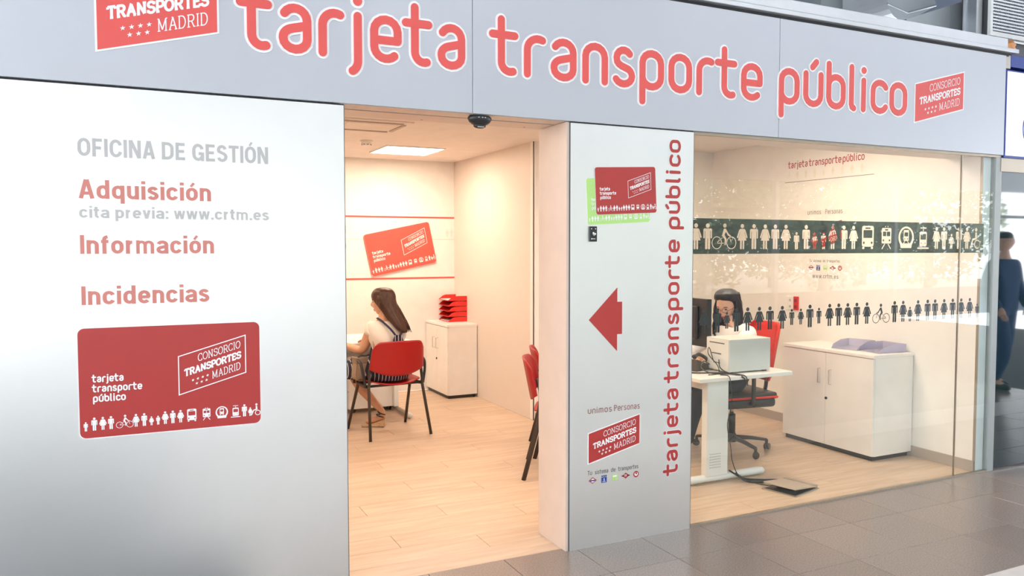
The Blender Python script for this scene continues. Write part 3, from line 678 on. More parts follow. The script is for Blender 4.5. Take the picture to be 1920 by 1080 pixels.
def emblems(fr, parent, k, sp):
    """five little operator badges in a row"""
    def p(polys, m, h, nm='badge', par_=parent):
        g = bmesh.new(); art(g, polys, fr, h); return obj(nm, g, M[m], par_, world=True)
    d = lambda x, r, ry: [[(x-r, 0), (x, -ry), (x+r, 0), (x, ry)]]
    b = p(d(0, .030*k, .021*k), 'red_sign', .001); p(d(0, .021*k, .0145*k), 'white_vinyl', .0014, 'badge_field', b); p(rect(-.019*k, .019*k, -.004*k, .004*k), 'blue', .0018, 'badge_bar', b)
    x = sp; b = p(rect(x-.02*k, x+.02*k, -.024*k, .010*k), 'blue', .001); p(rect(x-.012*k, x+.012*k, -.0185*k, -.015*k) + rect(x-.003*k, x+.003*k, -.012*k, .004*k), 'white_vinyl', .0014, 'badge_mark', b); p(rect(x-.019*k, x-.009*k, .013*k, .023*k) + rect(x-.005*k, x+.005*k, .013*k, .023*k) + rect(x+.009*k, x+.019*k, .013*k, .023*k), 'blue', .001, 'badge_letters', b)
    x = 2*sp-.004; b = p([rr(x-.02*k, -.014*k, x+.02*k, .018*k, .006*k)], 'green', .001); p(rect(x-.014*k, x+.014*k, .003*k, .013*k), 'white_vinyl', .0014, 'badge_window', b); p(rect(x-.017*k, x-.008*k, -.019*k, -.014*k) + rect(x+.008*k, x+.017*k, -.019*k, -.014*k), 'green', .001, 'badge_wheels', b)
    x = 3*sp-.004; b = p(d(x, .026*k, .020*k) + rect(x-.031*k, x+.031*k, -.004*k, .004*k), 'red_sign', .001); p(rect(x-.011*k, x-.008*k, -.006*k, .006*k) + rect(x-.003*k, x, -.006*k, .006*k) + rect(x+.005*k, x+.008*k, -.006*k, .006*k) + rect(x-.011*k, x+.008*k, .004*k, .007*k), 'white_vinyl', .0014, 'badge_letter', b)
    x = 4*sp-.008; b = p([circ(x, 0, .021*k, 20)], 'red_sign', .001); p([circ(x, .001*k, .0125*k, 16)], 'white_vinyl', .0014, 'badge_field', b); p([circ(x+.001*k, .004*k, .006*k, 12)] + [[(x-.002*k, 0), (x+.004*k, 0), (x+.003*k, .016*k), (x-.006*k, .016*k)]], 'red_sign', .0018, 'badge_mark', b)
t = thing('badge_row', (2.34, 0, .34), 'row of five tiny transport operator badges at the foot of the pillar', 'sign')
emblems(Frame((2.208, 0, .361), (1, 0, 0), (0, 0, 1)), t, .85, .0715)
t = thing('key_switch', (2.201, 0, 1.63), 'small black key switch plate on the pillar under the green card', 'switch')
obj('plate', box(2.178, 2.224, -.010, 0, 1.635, 1.715, bev=.003), M['black'], t, world=True)
obj('key_barrel', lathe(bmesh.new(), [(.010, 0), (.010, .006), (.006, .008)], n=16, M=Matrix.Translation((2.201, -.010, 1.675)) @ Matrix.Rotation(math.pi/2, 4, 'X')), M['chrome'], t, world=True)
g = bmesh.new(); art(g, [circ(2.189, 1.702, .003, 8), circ(2.213, 1.702, .003, 8)] + rect(2.190, 2.212, 1.648, 1.651) + [circ(2.190, 1.6495, .004, 8)], FF, .0105); obj('marking', g, M['white_vinyl'], t, world=True)
# sensor over the doorway
t = thing('door_sensor', (1.565, .02, SOF), 'black domed motion sensor hanging from the door header', 'sensor')
SM = Matrix.Translation((1.565, .02, SOF)) @ Matrix.Diagonal((1, .62, 1, 1))
obj('housing', lathe(bmesh.new(), [(.052, -.002), (.062, -.012), (.062, -.020), (.054, -.034), (.040, -.044), (.036, -.046)], n=32, M=SM), M['black'], t, world=True, smooth=True)
obj('lens', lathe(bmesh.new(), [(.034, -.044), (.031, -.056), (.020, -.062), (.006, -.064)], n=24, M=SM), M['black'], t, world=True, smooth=True)
g = bmesh.new()
for dx in (-.02, .0, .014): B(g, 1.565+dx-.003, 1.565+dx+.003, -.0195, -.017, SOF-.017, SOF-.013)
B(g, 1.565-.018, 1.565+.016, .000, .002, SOF-.060, SOF-.056); obj('marking', g, M['grey_text'], t, world=True)

# --- window: panes, channel, base
XJ = 5.160
w1 = struct('window_1', box(XW0, XJ-.003, .012, .022, .012, SOF-.012), M['glass']); w1['label'] = 'large shop window pane right of the pillar'
w2 = struct('window_2', box(XJ+.003, XW1, .012, .022, .012, SOF-.012), M['glass']); w2['label'] = 'narrow window pane at the right end of the shop'
struct('trim_2', box(XJ-.003, XJ+.003, .011, .023, .012, SOF-.012), M['channel'])
struct('trim_3', box(XW0, 5.56, .002, .032, SOF-.014, SOF+.002), M['channel'])
struct('trim_4', box(XW0, XW1, .004, .030, 0, .012), M['channel'])
struct('trim_5', box(XR-.003, XR+.002, .034, .052, .0, SOF), M['channel'])
pp = struct('wall_end_post', box(XR+.002, 5.500, .034, .051, 0, SOF, bev=.002), mat('pale_blue_post', (.66, .72, .74), .35)); pp['label'] = 'pale bluish end post between the two shops'
obj('post_cover', box(5.510, 5.574, .004, .3, 0, SOF-.014), mat('grey_post', (.36, .38, .37), .4), pp)
# black band with cut-out figures, behind the glass
GY = .0235
FG = Frame((0, GY, 0), (1, 0, 0), (0, 0, 1))
bz0, bz1 = 1.567, 1.770
band = [[(2.874, bz0), (5.424, bz0), (5.424, bz1), (2.874, bz1)]]
UP = [('w', 1310), ('m', 1332), ('b', 1363), ('w', 1397), ('m', 1419), ('w', 1440), ('m', 1459), ('w', 1479), ('k', 1499), ('m', 1517), ('g', 1533), ('k', 1550), ('w', 1567), ('m', 1588), ('w', 1606), ('u', 1633), ('t', 1668), ('o', 1705), ('r', 1737), ('w', 1762), ('m', 1776), ('g', 1790), ('m', 1804), ('w', 1819), ('h', 1835)]
LOW = [('w', 1325), ('m', 1350), ('g', 1368), ('m', 1386), ('w', 1407), ('w', 1429), ('m', 1449), ('w', 1472), ('k', 1490), ('g', 1507), ('m', 1524), ('k', 1541), ('w', 1561), ('m', 1578), ('w', 1595), ('m', 1612), ('w', 1631), ('B', 1658), ('m', 1683), ('w', 1699), ('g', 1712), ('w', 1727), ('m', 1745), ('m', 1759), ('w', 1776), ('m', 1792), ('w', 1808), ('w', 1824), ('k', 1838)]
def fx(px, z):      # where the sight line at that column meets the shop front
    d = fw + cr*(px-960)/F; d0 = fw + cu*0
    # iterate on row for height z
    py = 540
    for _ in range(4):
        d = fw + cr*(px-960)/F - cu*(py-540)/F; tt = CD/d.y; zz = CZ + tt*d.z; py += (zz-z)*F/tt
    return tt*d.x
loops = list(band)
for k, px in UP:
    x = fx(px, 1.67); loops += place(picto(k), x, 1.594, .148*SIZE.get(k, 1), 1.05 if k in 'mkwg' else 1.0)
g = bmesh.new(); art(g, [[loop for loop in t3] for t3 in tess(loops)], FG, -.0)
# keep only the part in front of the glass; the cut-outs stay clear
t = thing('window_band', (4.1, GY, bz0), 'black band across the shop window with clear cut-out people, bicycle, bus and trains', 'window decal')
obj('band', g, M['black_vinyl'], t, world=True)
t = thing('window_figures', (4.1, GY, 1.11), 'row of small black people and a cyclist stuck on the window glass below the band', 'window decal')
for k, px in LOW:
    g = bmesh.new(); art(g, picto_polys(k, fx(px, 1.18), 1.112 + (.02 if k in 'kg' and px < 1600 else 0), .140*SIZE.get(k, 1)*(1 if k != 'B' else .9), 1.05), FG, 0)
    obj('pictogram', g, M['black_vinyl'], t, world=True)

# --- graphics on the right-hand wall (faces -X): u runs towards -Y
FR = Frame((XR, 0, 0), (0, -1, 0), (0, 0, 1))
def fru(y, z): return FR.sub((-y, z))
g = bmesh.new(); 
for wd, ya, wl in (('tarjeta', 1.865, .222), ('transporte', 1.620, .345), ('público', 1.255, .215)): art(g, text_polys(wd, wl, .048, .0085), fru(ya, 2.318), .001)
tag(obj('wall_lettering', g, M['red_sign']), 'red words tarjeta transporte público high on the wall behind the window', 'lettering')
g = bmesh.new(); art(g, rect(-1.908, -.943, 2.192, 2.197), FR, .001)
fgm = mat('faint_yellow_vinyl', (.80, .74, .62), .6)
t = thing('wall_graphic', (XR, 1.4, 2.19), 'thin dark line with faint figures under the words on the right wall', 'wall graphic')
obj('rule', g, M['thin_grey'], t, world=True); g = bmesh.new()
for i, k in enumerate('hwmmkwmwm'): art(g, picto_polys(k, -1.86+i*.10, 2.22, .075*SIZE.get(k, 1)), FR, .001)
obj('figures', g, fgm, t, world=True)
g = bmesh.new(); art(g, text_polys('unimos', .15, .032, .0045), fru(1.63, 1.893), .001); art(g, text_polys('Personas', .18, .032, .0045), fru(1.43, 1.893), .001)
tag(obj('slogan', g, M['thin_grey']), 'thin grey words unimos Personas on the right wall behind the window', 'lettering')
t = thing('stamp_sign', (XR, 1.43, 1.52), 'red slanted consortium stamp on the right wall, seen through the black window band', 'sign')
logo(fru(1.60, 1.570), .345, .180, .26, t, M['red_sign'], border=.004, th=.001)
g = bmesh.new(); x = 1.60
for wd, wl in (('Tu', .025), ('sistema', .085), ('de', .026), ('transportes', .135)): art(g, text_polys(wd, wl, .018, .003), fru(x, 1.478), .001); x -= wl+.02
tag(obj('slogan', g, M['thin_grey']), 'tiny words Tu sistema de transportes on the right wall above the operator badges', 'lettering')
t = thing('badge_row', (XR, 1.42, 1.41), 'row of five tiny transport operator badges on the right wall behind the window', 'sign')
emblems(fru(1.581, 1.430), t, 1.05, .081)
o = obj('wall_lettering', font_on(font_mesh('www.crtm.es', .285, .040, .12)[0], fru(1.565, 1.338), .001), M['thin_grey']); tag(o, 'small grey web address www.crtm.es on the right wall', 'lettering')
# sockets
t = thing('socket_plate', (XR, 1.77, 1.05), 'white double wall plate with red power sockets beside the office chair', 'socket')
obj('plate', box(XR-.010, XR, 1.745, 1.86, 1.04, 1.165, bev=.003), M['white_lam'], t, world=True)
obj('red_socket', box(XR-.013, XR, 1.715, 1.772, 1.042, 1.165, bev=.003), M['red_tray'], t, world=True)
for z in (1.072, 1.13):
    obj('socket_well', lathe(bmesh.new(), [(.018, 0), (.018, .003), (.012, .003)], n=16, M=Matrix.Translation((XR-.0125, 1.743, z)) @ Matrix.Rotation(-math.pi/2, 4, 'Y')), mat('dark_red_plastic', (.25, .01, .01), .4), t, world=True)
    obj('data_port', lathe(bmesh.new(), [(.013, 0), (.013, .003), (.008, .003)], n=12, M=Matrix.Translation((XR-.0095, 1.812, z)) @ Matrix.Rotation(-math.pi/2, 4, 'Y')), M['grey_text'], t, world=True)

# --- ceiling fittings
def led(x, y, lab, grp='square ceiling light panels'):
    t = thing('ceiling_light', (x, y, CEIL), lab, 'ceiling light', group=grp)
    g = bmesh.new()
    for a in ((-.3, .3, -.3, -.285), (-.3, .3, .285, .3), (-.3, -.285, -.285, .285), (.285, .3, -.285, .285)): B(g, a[0], a[1], a[2], a[3], -.012, 0)
    obj('rim', g, M['white_metal'], t); obj('diffuser', box(-.285, .285, -.285, .285, -.008, -.001), M['led'], t)
led(2.52, 4.05, 'bright square ceiling light seen through the doorway')
led(.55, 4.05, 'ceiling light over the far left of the office, out of sight')
led(.55, 1.55, 'ceiling light behind the left metal panel, out of sight')
led(4.35, .95, 'ceiling light over the desk behind the window header')
led(2.35, 1.15, 'ceiling light just inside the doorway above the header')
t = thing('smoke_detector', (1.97, 3.54, CEIL), 'round white smoke detector on the ceiling left of the light panel', 'smoke detector')
obj('base', lathe(bmesh.new(), [(.055, 0), (.055, -.012), (.05, -.014)], n=24), M['white_lam'], t, smooth=True)
obj('head', lathe(bmesh.new(), [(.046, -.014), (.044, -.034), (.034, -.046), (.01, -.05)], n=24), M['white_lam'], t, smooth=True)
g = bmesh.new()
for k in range(8): a = math.pi/4*k; B(g, .041, .0455, -.006, .006, -.040, -.034, M=Matrix.Rotation(a, 4, 'Z'))
obj('vent_slots', g, M['frame'], t)
t = thing('air_vent', (1.75, 2.6, CEIL), 'white ceiling air conditioning cassette near the door header', 'air vent')
obj('body', box(-.33, .27, -.26, .30, -.012, 0, bev=.004), M['ceil'], t)
obj('intake', box(-.22, .16, -.15, .19, -.018, -.012, bev=.003), M['ceil'], t)
for a in ((-.26, .20, -.215, -.185), (-.26, .20, .225, .255), (-.295, -.265, -.16, .2), (.205, .235, -.16, .2)): obj('louvre', box(*a, -.02, -.012), M['skirt'], t)
# dark bits at the left edge of the doorway
for z, h, lab in ((1.805, .085, 'upper black picture corner at the left edge of the doorway'), (1.622, .05, 'lower black picture corner at the left edge of the doorway')):
    t = thing('wall_plaque', (2.05, BACK, z), lab, 'plaque'); obj('plate', box(1.80, 2.113, BACK-.012, BACK, z-h/2, z+h/2, bev=.003), M['edge'], t, world=True)
    obj('inset', box(1.82, 2.095, BACK-.014, BACK-.012, z-h/2+.012, z+h/2-.012), M['grey_text'], t, world=True)

# ---------------------------------------------------------------- furniture
def cabinet(name, loc, rz, w, d, h, lab, seed=0):
    """doors on the -Y side, origin at front centre on the floor"""
    t = thing(name, loc, lab, 'cabinet', rz)
    obj('plinth', box(-w/2+.02, w/2-.02, .02, d-.02, 0, .035), M['black'], t)
    obj('body', box(-w/2, w/2, .018, d, .035, h-.025, bev=.002), M['white_lam'], t)
    obj('top', box(-w/2-.004, w/2+.004, -.004, d+.004, h-.025, h, bev=.003), M['white_lam'], t)
    for s in (-1, 1):
        x0, x1 = (-w/2+.003, -.0015) if s < 0 else (.0015, w/2-.003)
        dr = obj('door', box(x0, x1, 0, .018, .038, h-.029, bev=.0015), M['white_lam'], t)
        hx = s*.055; zt = h-.16
        g = bmesh.new(); tube(g, [(hx, 0, zt), (hx, -.026, zt), (hx, -.026, zt-.115), (hx, 0, zt-.115)], .0045, 8)
        obj('handle', g, M['chrome'], dr)
        if s > 0:
            obj('lock', lathe(bmesh.new(), [(.011, 0), (.011, .008), (.004, .009)], n=14, M=Matrix.Translation((.012, 0, h-.39)) @ Matrix.Rotation(math.pi/2, 4, 'X')), M['black'], dr)
    return t
# left cabinet: doors face -X, end panel towards us
cabinet('storage_cabinet', (3.018, 4.585, 0), -math.pi/2, .665, .342, .79, 'white two-door cabinet in the corner under the red letter trays')
cabinet('storage_cabinet', (4.978, .995, 0), -math.pi/2, .905, .43, .80, 'wide white two-door cabinet behind the shop window under the lilac trays')
# letter trays
for i in range(5):
    z = .79 + .001 + i*.058
    t = thing('letter_tray', (3.29, 4.72, z), ['red letter tray at the bottom of the stack of five on the corner cabinet', 'second red letter tray from the bottom of the corner stack', 'middle red letter tray of the corner stack', 'fourth red letter tray from the bottom of the corner stack', 'topmost red letter tray of the corner stack'][i], 'letter tray', math.radians(-3), 'red letter trays stacked on the corner cabinet')
    obj('base', box(-.135, .125, -.17, .17, 0, .004), M['red_tray'], t)
    g = bmesh.new(); prism(g, [(-.135, .004), (-.06, .004), (.125, .004), (.125, .052), (-.055, .052), (-.09, .040)], 'y', -.17, -.166); obj('side', g, M['red_tray'], t)
    g = bmesh.new(); prism(g, [(-.135, .004), (-.06, .004), (.125, .004), (.125, .052), (-.055, .052), (-.09, .040)], 'y', .166, .17); obj('side', g, M['red_tray'], t)
    obj('back', box(.121, .125, -.166, .166, .004, .052), M['red_tray'], t)
    obj('post', box(.095, .13, -.176, -.17, 0, .0565 if i < 4 else .062, bev=.002), M['red_tray'], t)
    if i in (0, 4): obj('paper', box(-.12, .10, -.15, .15, .0045, .010), M['white_vinyl'], t)
# lilac trays
for (x, y, rz, tilt, lab) in ((5.22, .93, .25, .0, 'pale lilac plastic tray on the left of the cabinet top'), (5.26, .70, -.05, 0, 'pale lilac plastic tray standing open on the right of the cabinet top')):
    t = thing('plastic_tray', (x, y, .801), lab, 'tray', rz)
    obj('base', box(-.15, .13, -.105, .115, 0, .004), M['lilac'], t)
    g = bmesh.new(); prism(g, [(-.15, .004), (.13, .004), (.13, .062), (.0, .062), (-.12, .035)], 'y', -.105, -.101); obj('side', g, M['lilac'], t)
    g = bmesh.new(); prism(g, [(-.15, .004), (.13, .004), (.13, .062), (.0, .062), (-.12, .035)], 'y', .111, .115); obj('side', g, M['lilac'], t)
    obj('back', box(.126, .13, -.101, .111, .004, .062), M['lilac'], t)

def visitor_chair(loc, rz, lab, grp, arms=True):
    """front is +Y local"""
    t = thing('visitor_chair', loc, lab, 'chair', rz, grp)
    g = bmesh.new()
    # seat shell, dished
    nx, ny = 12, 10; V = []
    for j in range(ny+1):
        rw = []
        for i in range(nx+1):
            u = i/nx*2-1; v = j/ny*2-1
            x = u*.235*(1-.06*v*v); y = .02+v*(.205 + (.03*(1-u*u) if v < 0 else 0))
            z = .452 + .030*u*u - .03*max(0, v-.55)/.45
            if abs(u) > .8 and abs(v) > .8: x *= .97; y = .02+v*.198
            rw.append((x, y, z))
        V.append(rw)
    def sheet(V, th, nrm):
        T = [[g.verts.new(p) for p in r] for r in V]; Bt = [[g.verts.new((p[0]-nrm[0]*th, p[1]-nrm[1]*th, p[2]-nrm[2]*th)) for p in r] for r in V]
        a, b = len(V), len(V[0])
        for j in range(a-1):
            for i in range(b-1):
                g.faces.new((T[j][i], T[j][i+1], T[j+1][i+1], T[j+1][i])); g.faces.new((Bt[j][i], Bt[j+1][i], Bt[j+1][i+1], Bt[j][i+1]))
        for j in range(a-1):
            for i in (0, b-1): g.faces.new((T[j][i], T[j+1][i], Bt[j+1][i], Bt[j][i]))
        for i in range(b-1):
            for j in (0, a-1): g.faces.new((T[j][i], T[j][i+1], Bt[j][i+1], Bt[j][i]))
        bmesh.ops.recalc_face_normals(g, faces=g.faces[:])
    sheet(V, .010, (0, 0, 1)); obj('seat', g, M['red_plastic'], t, smooth=True)
    g = bmesh.new(); V = []
    for j in range(17):
        rw = []; v = j/16
        for i in range(25):
            u = i/24*2-1
            top = .826 - .012*u*u - .060*max(0, (abs(u)-.72)/.28)**2.4; bot = .522 + .062*abs(u)**2.2
            z = bot + (top-bot)*v; wx = .246 - .014*v
            y = -.235 - (z-.55)*.20 + .050*u*u + .012*max(0, (abs(u)-.86)/.14)
            rw.append((u*wx, y, z))
        V.append(rw)
    sheet(V, .011, (0, 1, 0)); obj('backrest', g, M['red_plastic'], t, smooth=True)
    for s in (-1, 1):
        obj('leg', tube(bmesh.new(), [(s*.275, -.275, 0), (s*.245, -.165, .42), (s*.243, -.16, .44)], .0165, 10, flat=.75, upv=(1, 0, 0)), M['frame'], t, smooth=True)
        obj('leg', tube(bmesh.new(), [(s*.275, .29, 0), (s*.245, .10, .42), (s*.243, .09, .44)], .0165, 10, flat=.75, upv=(1, 0, 0)), M['frame'], t, smooth=True)
        obj('upright', tube(bmesh.new(), smoothpath([(s*.243, .12, .435), (s*.243, -.09, .43), (s*.242, -.165, .455), (s*.238, -.160, .54), (s*.226, -.162, .62), (s*.212, -.185, .70)], 4), .0155, 10, flat=.8, upv=(1, 0, 0)), M['frame'], t, smooth=True)
        if arms:
            obj('armrest', tube(bmesh.new(), smoothpath([(s*.262, -.14, .43), (s*.285, -.13, .56), (s*.29, -.09, .635), (s*.29, .06, .655), (s*.285, .13, .63), (s*.262, .14, .43)], 5), .012, 8), M['black'], t, smooth=True)
    obj('crossbar', tube(bmesh.new(), [(-.243, .08, .437), (.243, .08, .437)], .011, 8), M['frame'], t, smooth=True)
    obj('crossbar', tube(bmesh.new(), [(-.243, -.14, .437), (.243, -.14, .437)], .011, 8), M['frame'], t, smooth=True)
    return t
visitor_chair((2.022, 3.085, 0), math.radians(5), 'red plastic visitor chair with armrests, the woman with long brown hair sits on it', 'red visitor chairs')
visitor_chair((2.80, 1.36, 0), math.radians(-120), 'nearer red visitor chair at the right of the doorway, half hidden by the jamb', 'red visitor chairs', arms=False)
visitor_chair((3.115, 1.87, 0), math.radians(-113.6), 'farther red visitor chair at the right of the doorway, behind the nearer one', 'red visitor chairs', arms=False)

# left desk
def tleg(t, x, y0, y1, holes=False, flip=False):
    """a T leg: foot runs along local Y"""
    g = bmesh.new(); tube(g, [(x, y0, .026), (x, y0+.02, .03), (x, y1-.02, .03), (x, y1, .026)], [.014, .024, .024, .014], 12, flat=.8, upv=(0, 0, 1)); ft = obj('foot', g, M['steel'], t, smooth=True)
    g = bmesh.new(); tube(g, [(x, y0-.005, .026), (x, y0+.01, .031), (x, y0+.06, .031), (x, y0+.07, .028)], [.016, .029, .029, .022], 12, flat=.85, upv=(0, 0, 1)); obj('end_cap', g, M['white_metal'], ft, smooth=True)
t = thing('office_desk', (1.6, 3.98, 0), 'white office desk in front of the woman with long brown hair', 'desk')
obj('desktop', box(-.80, .80, -.40, .40, .705, .73, bev=.004), M['white_lam'], t)
for s in (-1, 1):
    obj('leg', box(s*.74-.025, s*.74+.025, -.10, .10, .05, .705, bev=.006), M['white_metal'], t)
    tleg(t, s*.755, -.48, .36)
obj('modesty_panel', box(-.70, .70, .22, .24, .30, .68, bev=.002), M['white_lam'], t)
t = thing('drawer_pedestal', (2.12, 4.15, 0), 'low white drawer pedestal on dark feet under the left desk', 'pedestal')
t.rotation_euler[2] = -math.pi/2
obj('body', box(-.20, .20, -.235, .235, .045, .56, bev=.003), M['white_lam'], t)
for i in range(3): dd = obj('drawer', box(-.195, .195, -.253, -.235, .05+i*.17, .215+i*.17, bev=.002), M['white_lam'], t); obj('handle', box(-.06, .06, -.259, -.253, .19+i*.17, .20+i*.17), M['chrome'], dd)
for sx in (-1, 1):
    for sy in (-1, 1): obj('caster', lathe(bmesh.new(), [(.022, -.012), (.024, 0), (.022, .012)], n=14, M=Matrix.Translation((sx*.15, sy*.18, .023)) @ Matrix.Rotation(math.pi/2, 4, 'Y')), M['black'], t, smooth=True)
t = thing('stapler', (1.83, 4.20, .731), 'small black stapler on the left desk at the edge of the doorway', 'stapler', .4)
obj('base', box(-.06, .06, -.018, .018, 0, .010, bev=.003), M['black'], t)
obj('arm', B(bmesh.new(), -.055, .06, -.016, .016, .030, .052, bev=.006, M=Matrix.Rotation(.12, 4, 'Y')), M['black'], t)
obj('hinge', box(-.055, -.03, -.014, .014, .008, .045, bev=.003), M['edge'], t)
for i, (x, y, rz, lab) in enumerate(((1.98, 4.02, .3, 'sheet of paper on the left desk beside the stapler'), (2.10, 3.80, -.1, 'sheet of paper on the left desk in front of the woman'))):
    t = thing('paper_sheet', (x, y, .7312), lab, 'paper', rz); obj('sheet', box(-.105, .105, -.148, .148, 0, .001), M['white_vinyl'], t); g = bmesh.new()
    for k in range(7): B(g, -.08, .08-.03*(k % 3), .10-k*.032, .105-k*.032, .001, .0013)
    obj('print', g, M['grey_text'], t)
tag(obj('pen', tube(bmesh.new(), [(2.02, 3.86, .738), (2.13, 3.90, .738), (2.14, 3.904, .738)], [.0045, .0045, .001], 8), M['black']), 'black pen lying on the left desk', 'pen')

# right desk: runs along Y
t = thing('office_desk', (3.82, 1.40, 0), 'white office desk behind the shop window with perforated metal leg', 'desk')
obj('desktop', box(-.41, .41, -.80, .80, .700, .728, bev=.004), M['white_lam'], t)
for s in (-1, 1):
    y = s*.74
    obj('leg', box(-.325, -.14, y-.03, y+.03, .045, .70, bev=.008), M['white_metal'], t)
    g = bmesh.new(); tube(g, [(-.46, y, .028), (-.44, y, .032), (.15, y, .032), (.19, y, .03), (.205, y, .027)], [.022, .030, .030, .028, .014], 14, flat=.85, upv=(0, 0, 1)); obj('foot', g, M['white_metal'], t, smooth=True)
g = bmesh.new()
for i in range(8):
    for j in range(6): 
        zc, xc = .110+j*.0185, -.298+i*.0125
        lathe(g, [(.0026, 0), (.0026, .0015)], n=6, M=Matrix.Translation((xc, -.7715, zc)) @ Matrix.Rotation(math.pi/2, 4, 'X'))
obj('vent_holes', g, M['edge'], t)
obj('beam', box(-.25, -.19, -.71, .71, .62, .68), M['white_metal'], t)
# computer tower lying on the desk
t = thing('computer_case', (3.92, .82, .729), 'off-white desktop computer case lying on the right desk with cables at its back', 'computer', math.radians(-1))
obj('shell', box(-.178, .190, -.125, .125, .008, .236, bev=.005), M['pc'], t)
obj('rear_panel', box(-.181, -.178, -.118, .118, .016, .228), M['white_metal'], t)
for y0, y1, z in ((-.075, .085, .200), (-.04, .06, .125), (-.03, .04, .06)): obj('slot', box(-.183, -.181, y0, y1, z, z+.007), M['edge'], t)
for sx in (-.15, .15):
    for sy in (-.1, .1): obj('foot', box(sx-.015, sx+.015, sy-.015, sy+.015, 0, .009), M['black'], t)
t = thing('monitor', (3.80, 1.24, .728), 'black monitor seen from behind at the left of the right desk', 'monitor')
obj('base', lathe(bmesh.new(), [(.11, .001), (.11, .010), (.03, .016)], n=28), M['screen_back'], t, smooth=True)
obj('stand', box(-.02, .02, -.03, .03, .012, .26, bev=.006), M['screen_back'], t)
g = bmesh.new(); prism(g, [(-.02, .15), (.022, .15), (.022, .50), (-.02, .50)], 'y', -.25, .25); obj('housing', g, M['screen_back'], t)
g = bmesh.new(); B(g, -.045, -.02, -.16, .16, .20, .45, bev=.012); obj('rear_bulge', g, M['screen_back'], t)
obj('screen', box(.0222, .024, -.235, .235, .165, .485), M['dark_glass'], t)
t = thing('desk_telephone', (3.66, .98, .729), 'dark desk telephone among the cables behind the monitor', 'telephone', .3)
g = bmesh.new(); prism(g, [(-.09, 0), (.09, 0), (.09, .03), (-.09, .085)], 'y', -.085, .085); obj('body', g, mat('brown_black', (.07, .05, .04), .5), t)
obj('handset', tube(bmesh.new(), smoothpath([(-.09, -.06, .10), (-.03, -.06, .115), (.05, -.06, .085), (.09, -.06, .05)], 4), [.018]*2+[.013]*9+[.018]*2, 8), M['black'], t, smooth=True)
t = thing('printer_box', (3.60, 1.22, .729), 'brown cardboard parcel behind the cables on the right desk', 'box', .15)
obj('carton', box(-.08, .08, -.11, .11, 0, .16, bev=.003), mat('cardboard', (.30, .20, .13), .8), t); obj('tape', box(-.081, .081, -.02, .02, .002, .1615), mat('tape', (.42, .32, .2), .4), t)
# cables
def cable(pts, r, lab, k=6): 
    o = obj('cable', tube(bmesh.new(), smoothpath(pts, k), r, 6), M['black'], smooth=True); return tag(o, lab, 'cable')
cable([(3.735, .86, .80), (3.68, .84, .90), (3.64, .80, .86), (3.69, .76, .78), (3.66, .72, .733), (3.56, .70, .733)], .0032, 'black cable arching from the upper rear slot of the computer case')
cable([(3.735, .80, .80), (3.70, .76, .82), (3.68, .72, .77), (3.72, .66, .735), (3.76, .62, .735), (3.79, .585, .72), (3.80, .58, .66)], .004, 'black cable looping from the middle of the computer case over the desk edge')
cable([(3.735, .90, .77), (3.66, .88, .80), (3.60, .82, .76), (3.63, .74, .733), (3.72, .64, .735), (3.775, .59, .71), (3.79, .58, .67)], .0035, 'thin black cable tangled in front of the telephone on the desk')
cable([(3.47, .86, .734), (3.55, .78, .736), (3.62, .73, .74), (3.69, .69, .738), (3.75, .62, .735), (3.785, .588, .705)], .005, 'thick black cable lying across the front of the desk top')
cable([(3.63, .66, .734), (3.65, .60, .733), (3.655, .585, .68), (3.67, .59, .55), (3.645, .60, .40), (3.675, .60, .25), (3.69, .60, .15), (3.725, .59, .06), (3.77, .56, .008), (3.82, .50, .006), (3.88, .52, .006), (3.96, .47, .006)], .0035, 'long black cable hanging down the white desk leg to the floor')
cable([(3.72, .60, .06), (3.78, .56, .012), (3.85, .50, .008), (3.92, .46, .008), (3.97, .42, .012)], .007, 'thick bundle of black cable running from the desk leg to the floor box')
cable([(3.70, .64, .07), (3.80, .61, .010), (3.88, .54, .008), (3.98, .50, .006), (4.02, .44, .010)], .006, 'second black cable running from the desk foot to the floor box')
cable([(3.80, .54, .006), (3.83, .44, .006), (3.88, .40, .006), (3.94, .40, .010)], .004, 'thin black cable curling on the floor beside the floor box')
# floor box with open lid
t = thing('floor_box', (3.935, .312, 0), 'open steel floor outlet box with a tilted lid in front of the desk', 'floor box', math.radians(15))
M['lid'] = mat('beige_lid', (.47, .40, .32), .45, .2)
obj('frame', box(-.145, .15, -.125, .125, 0, .006, bev=.002), M['steel'], t)
obj('well', box(-.13, .13, -.11, .11, .006, .007), M['black'], t)
HM = Matrix.Translation((.145, 0, .010)) @ Matrix.Rotation(.115, 4, 'Y')
ld = obj('lid', B(bmesh.new(), -.285, 0, -.115, .115, 0, .010, bev=.002, M=HM), M['lid'], t)
obj('hinge_bar', B(bmesh.new(), -.035, .0, -.117, .117, .010, .016, bev=.002, M=HM), M['steel'], ld)

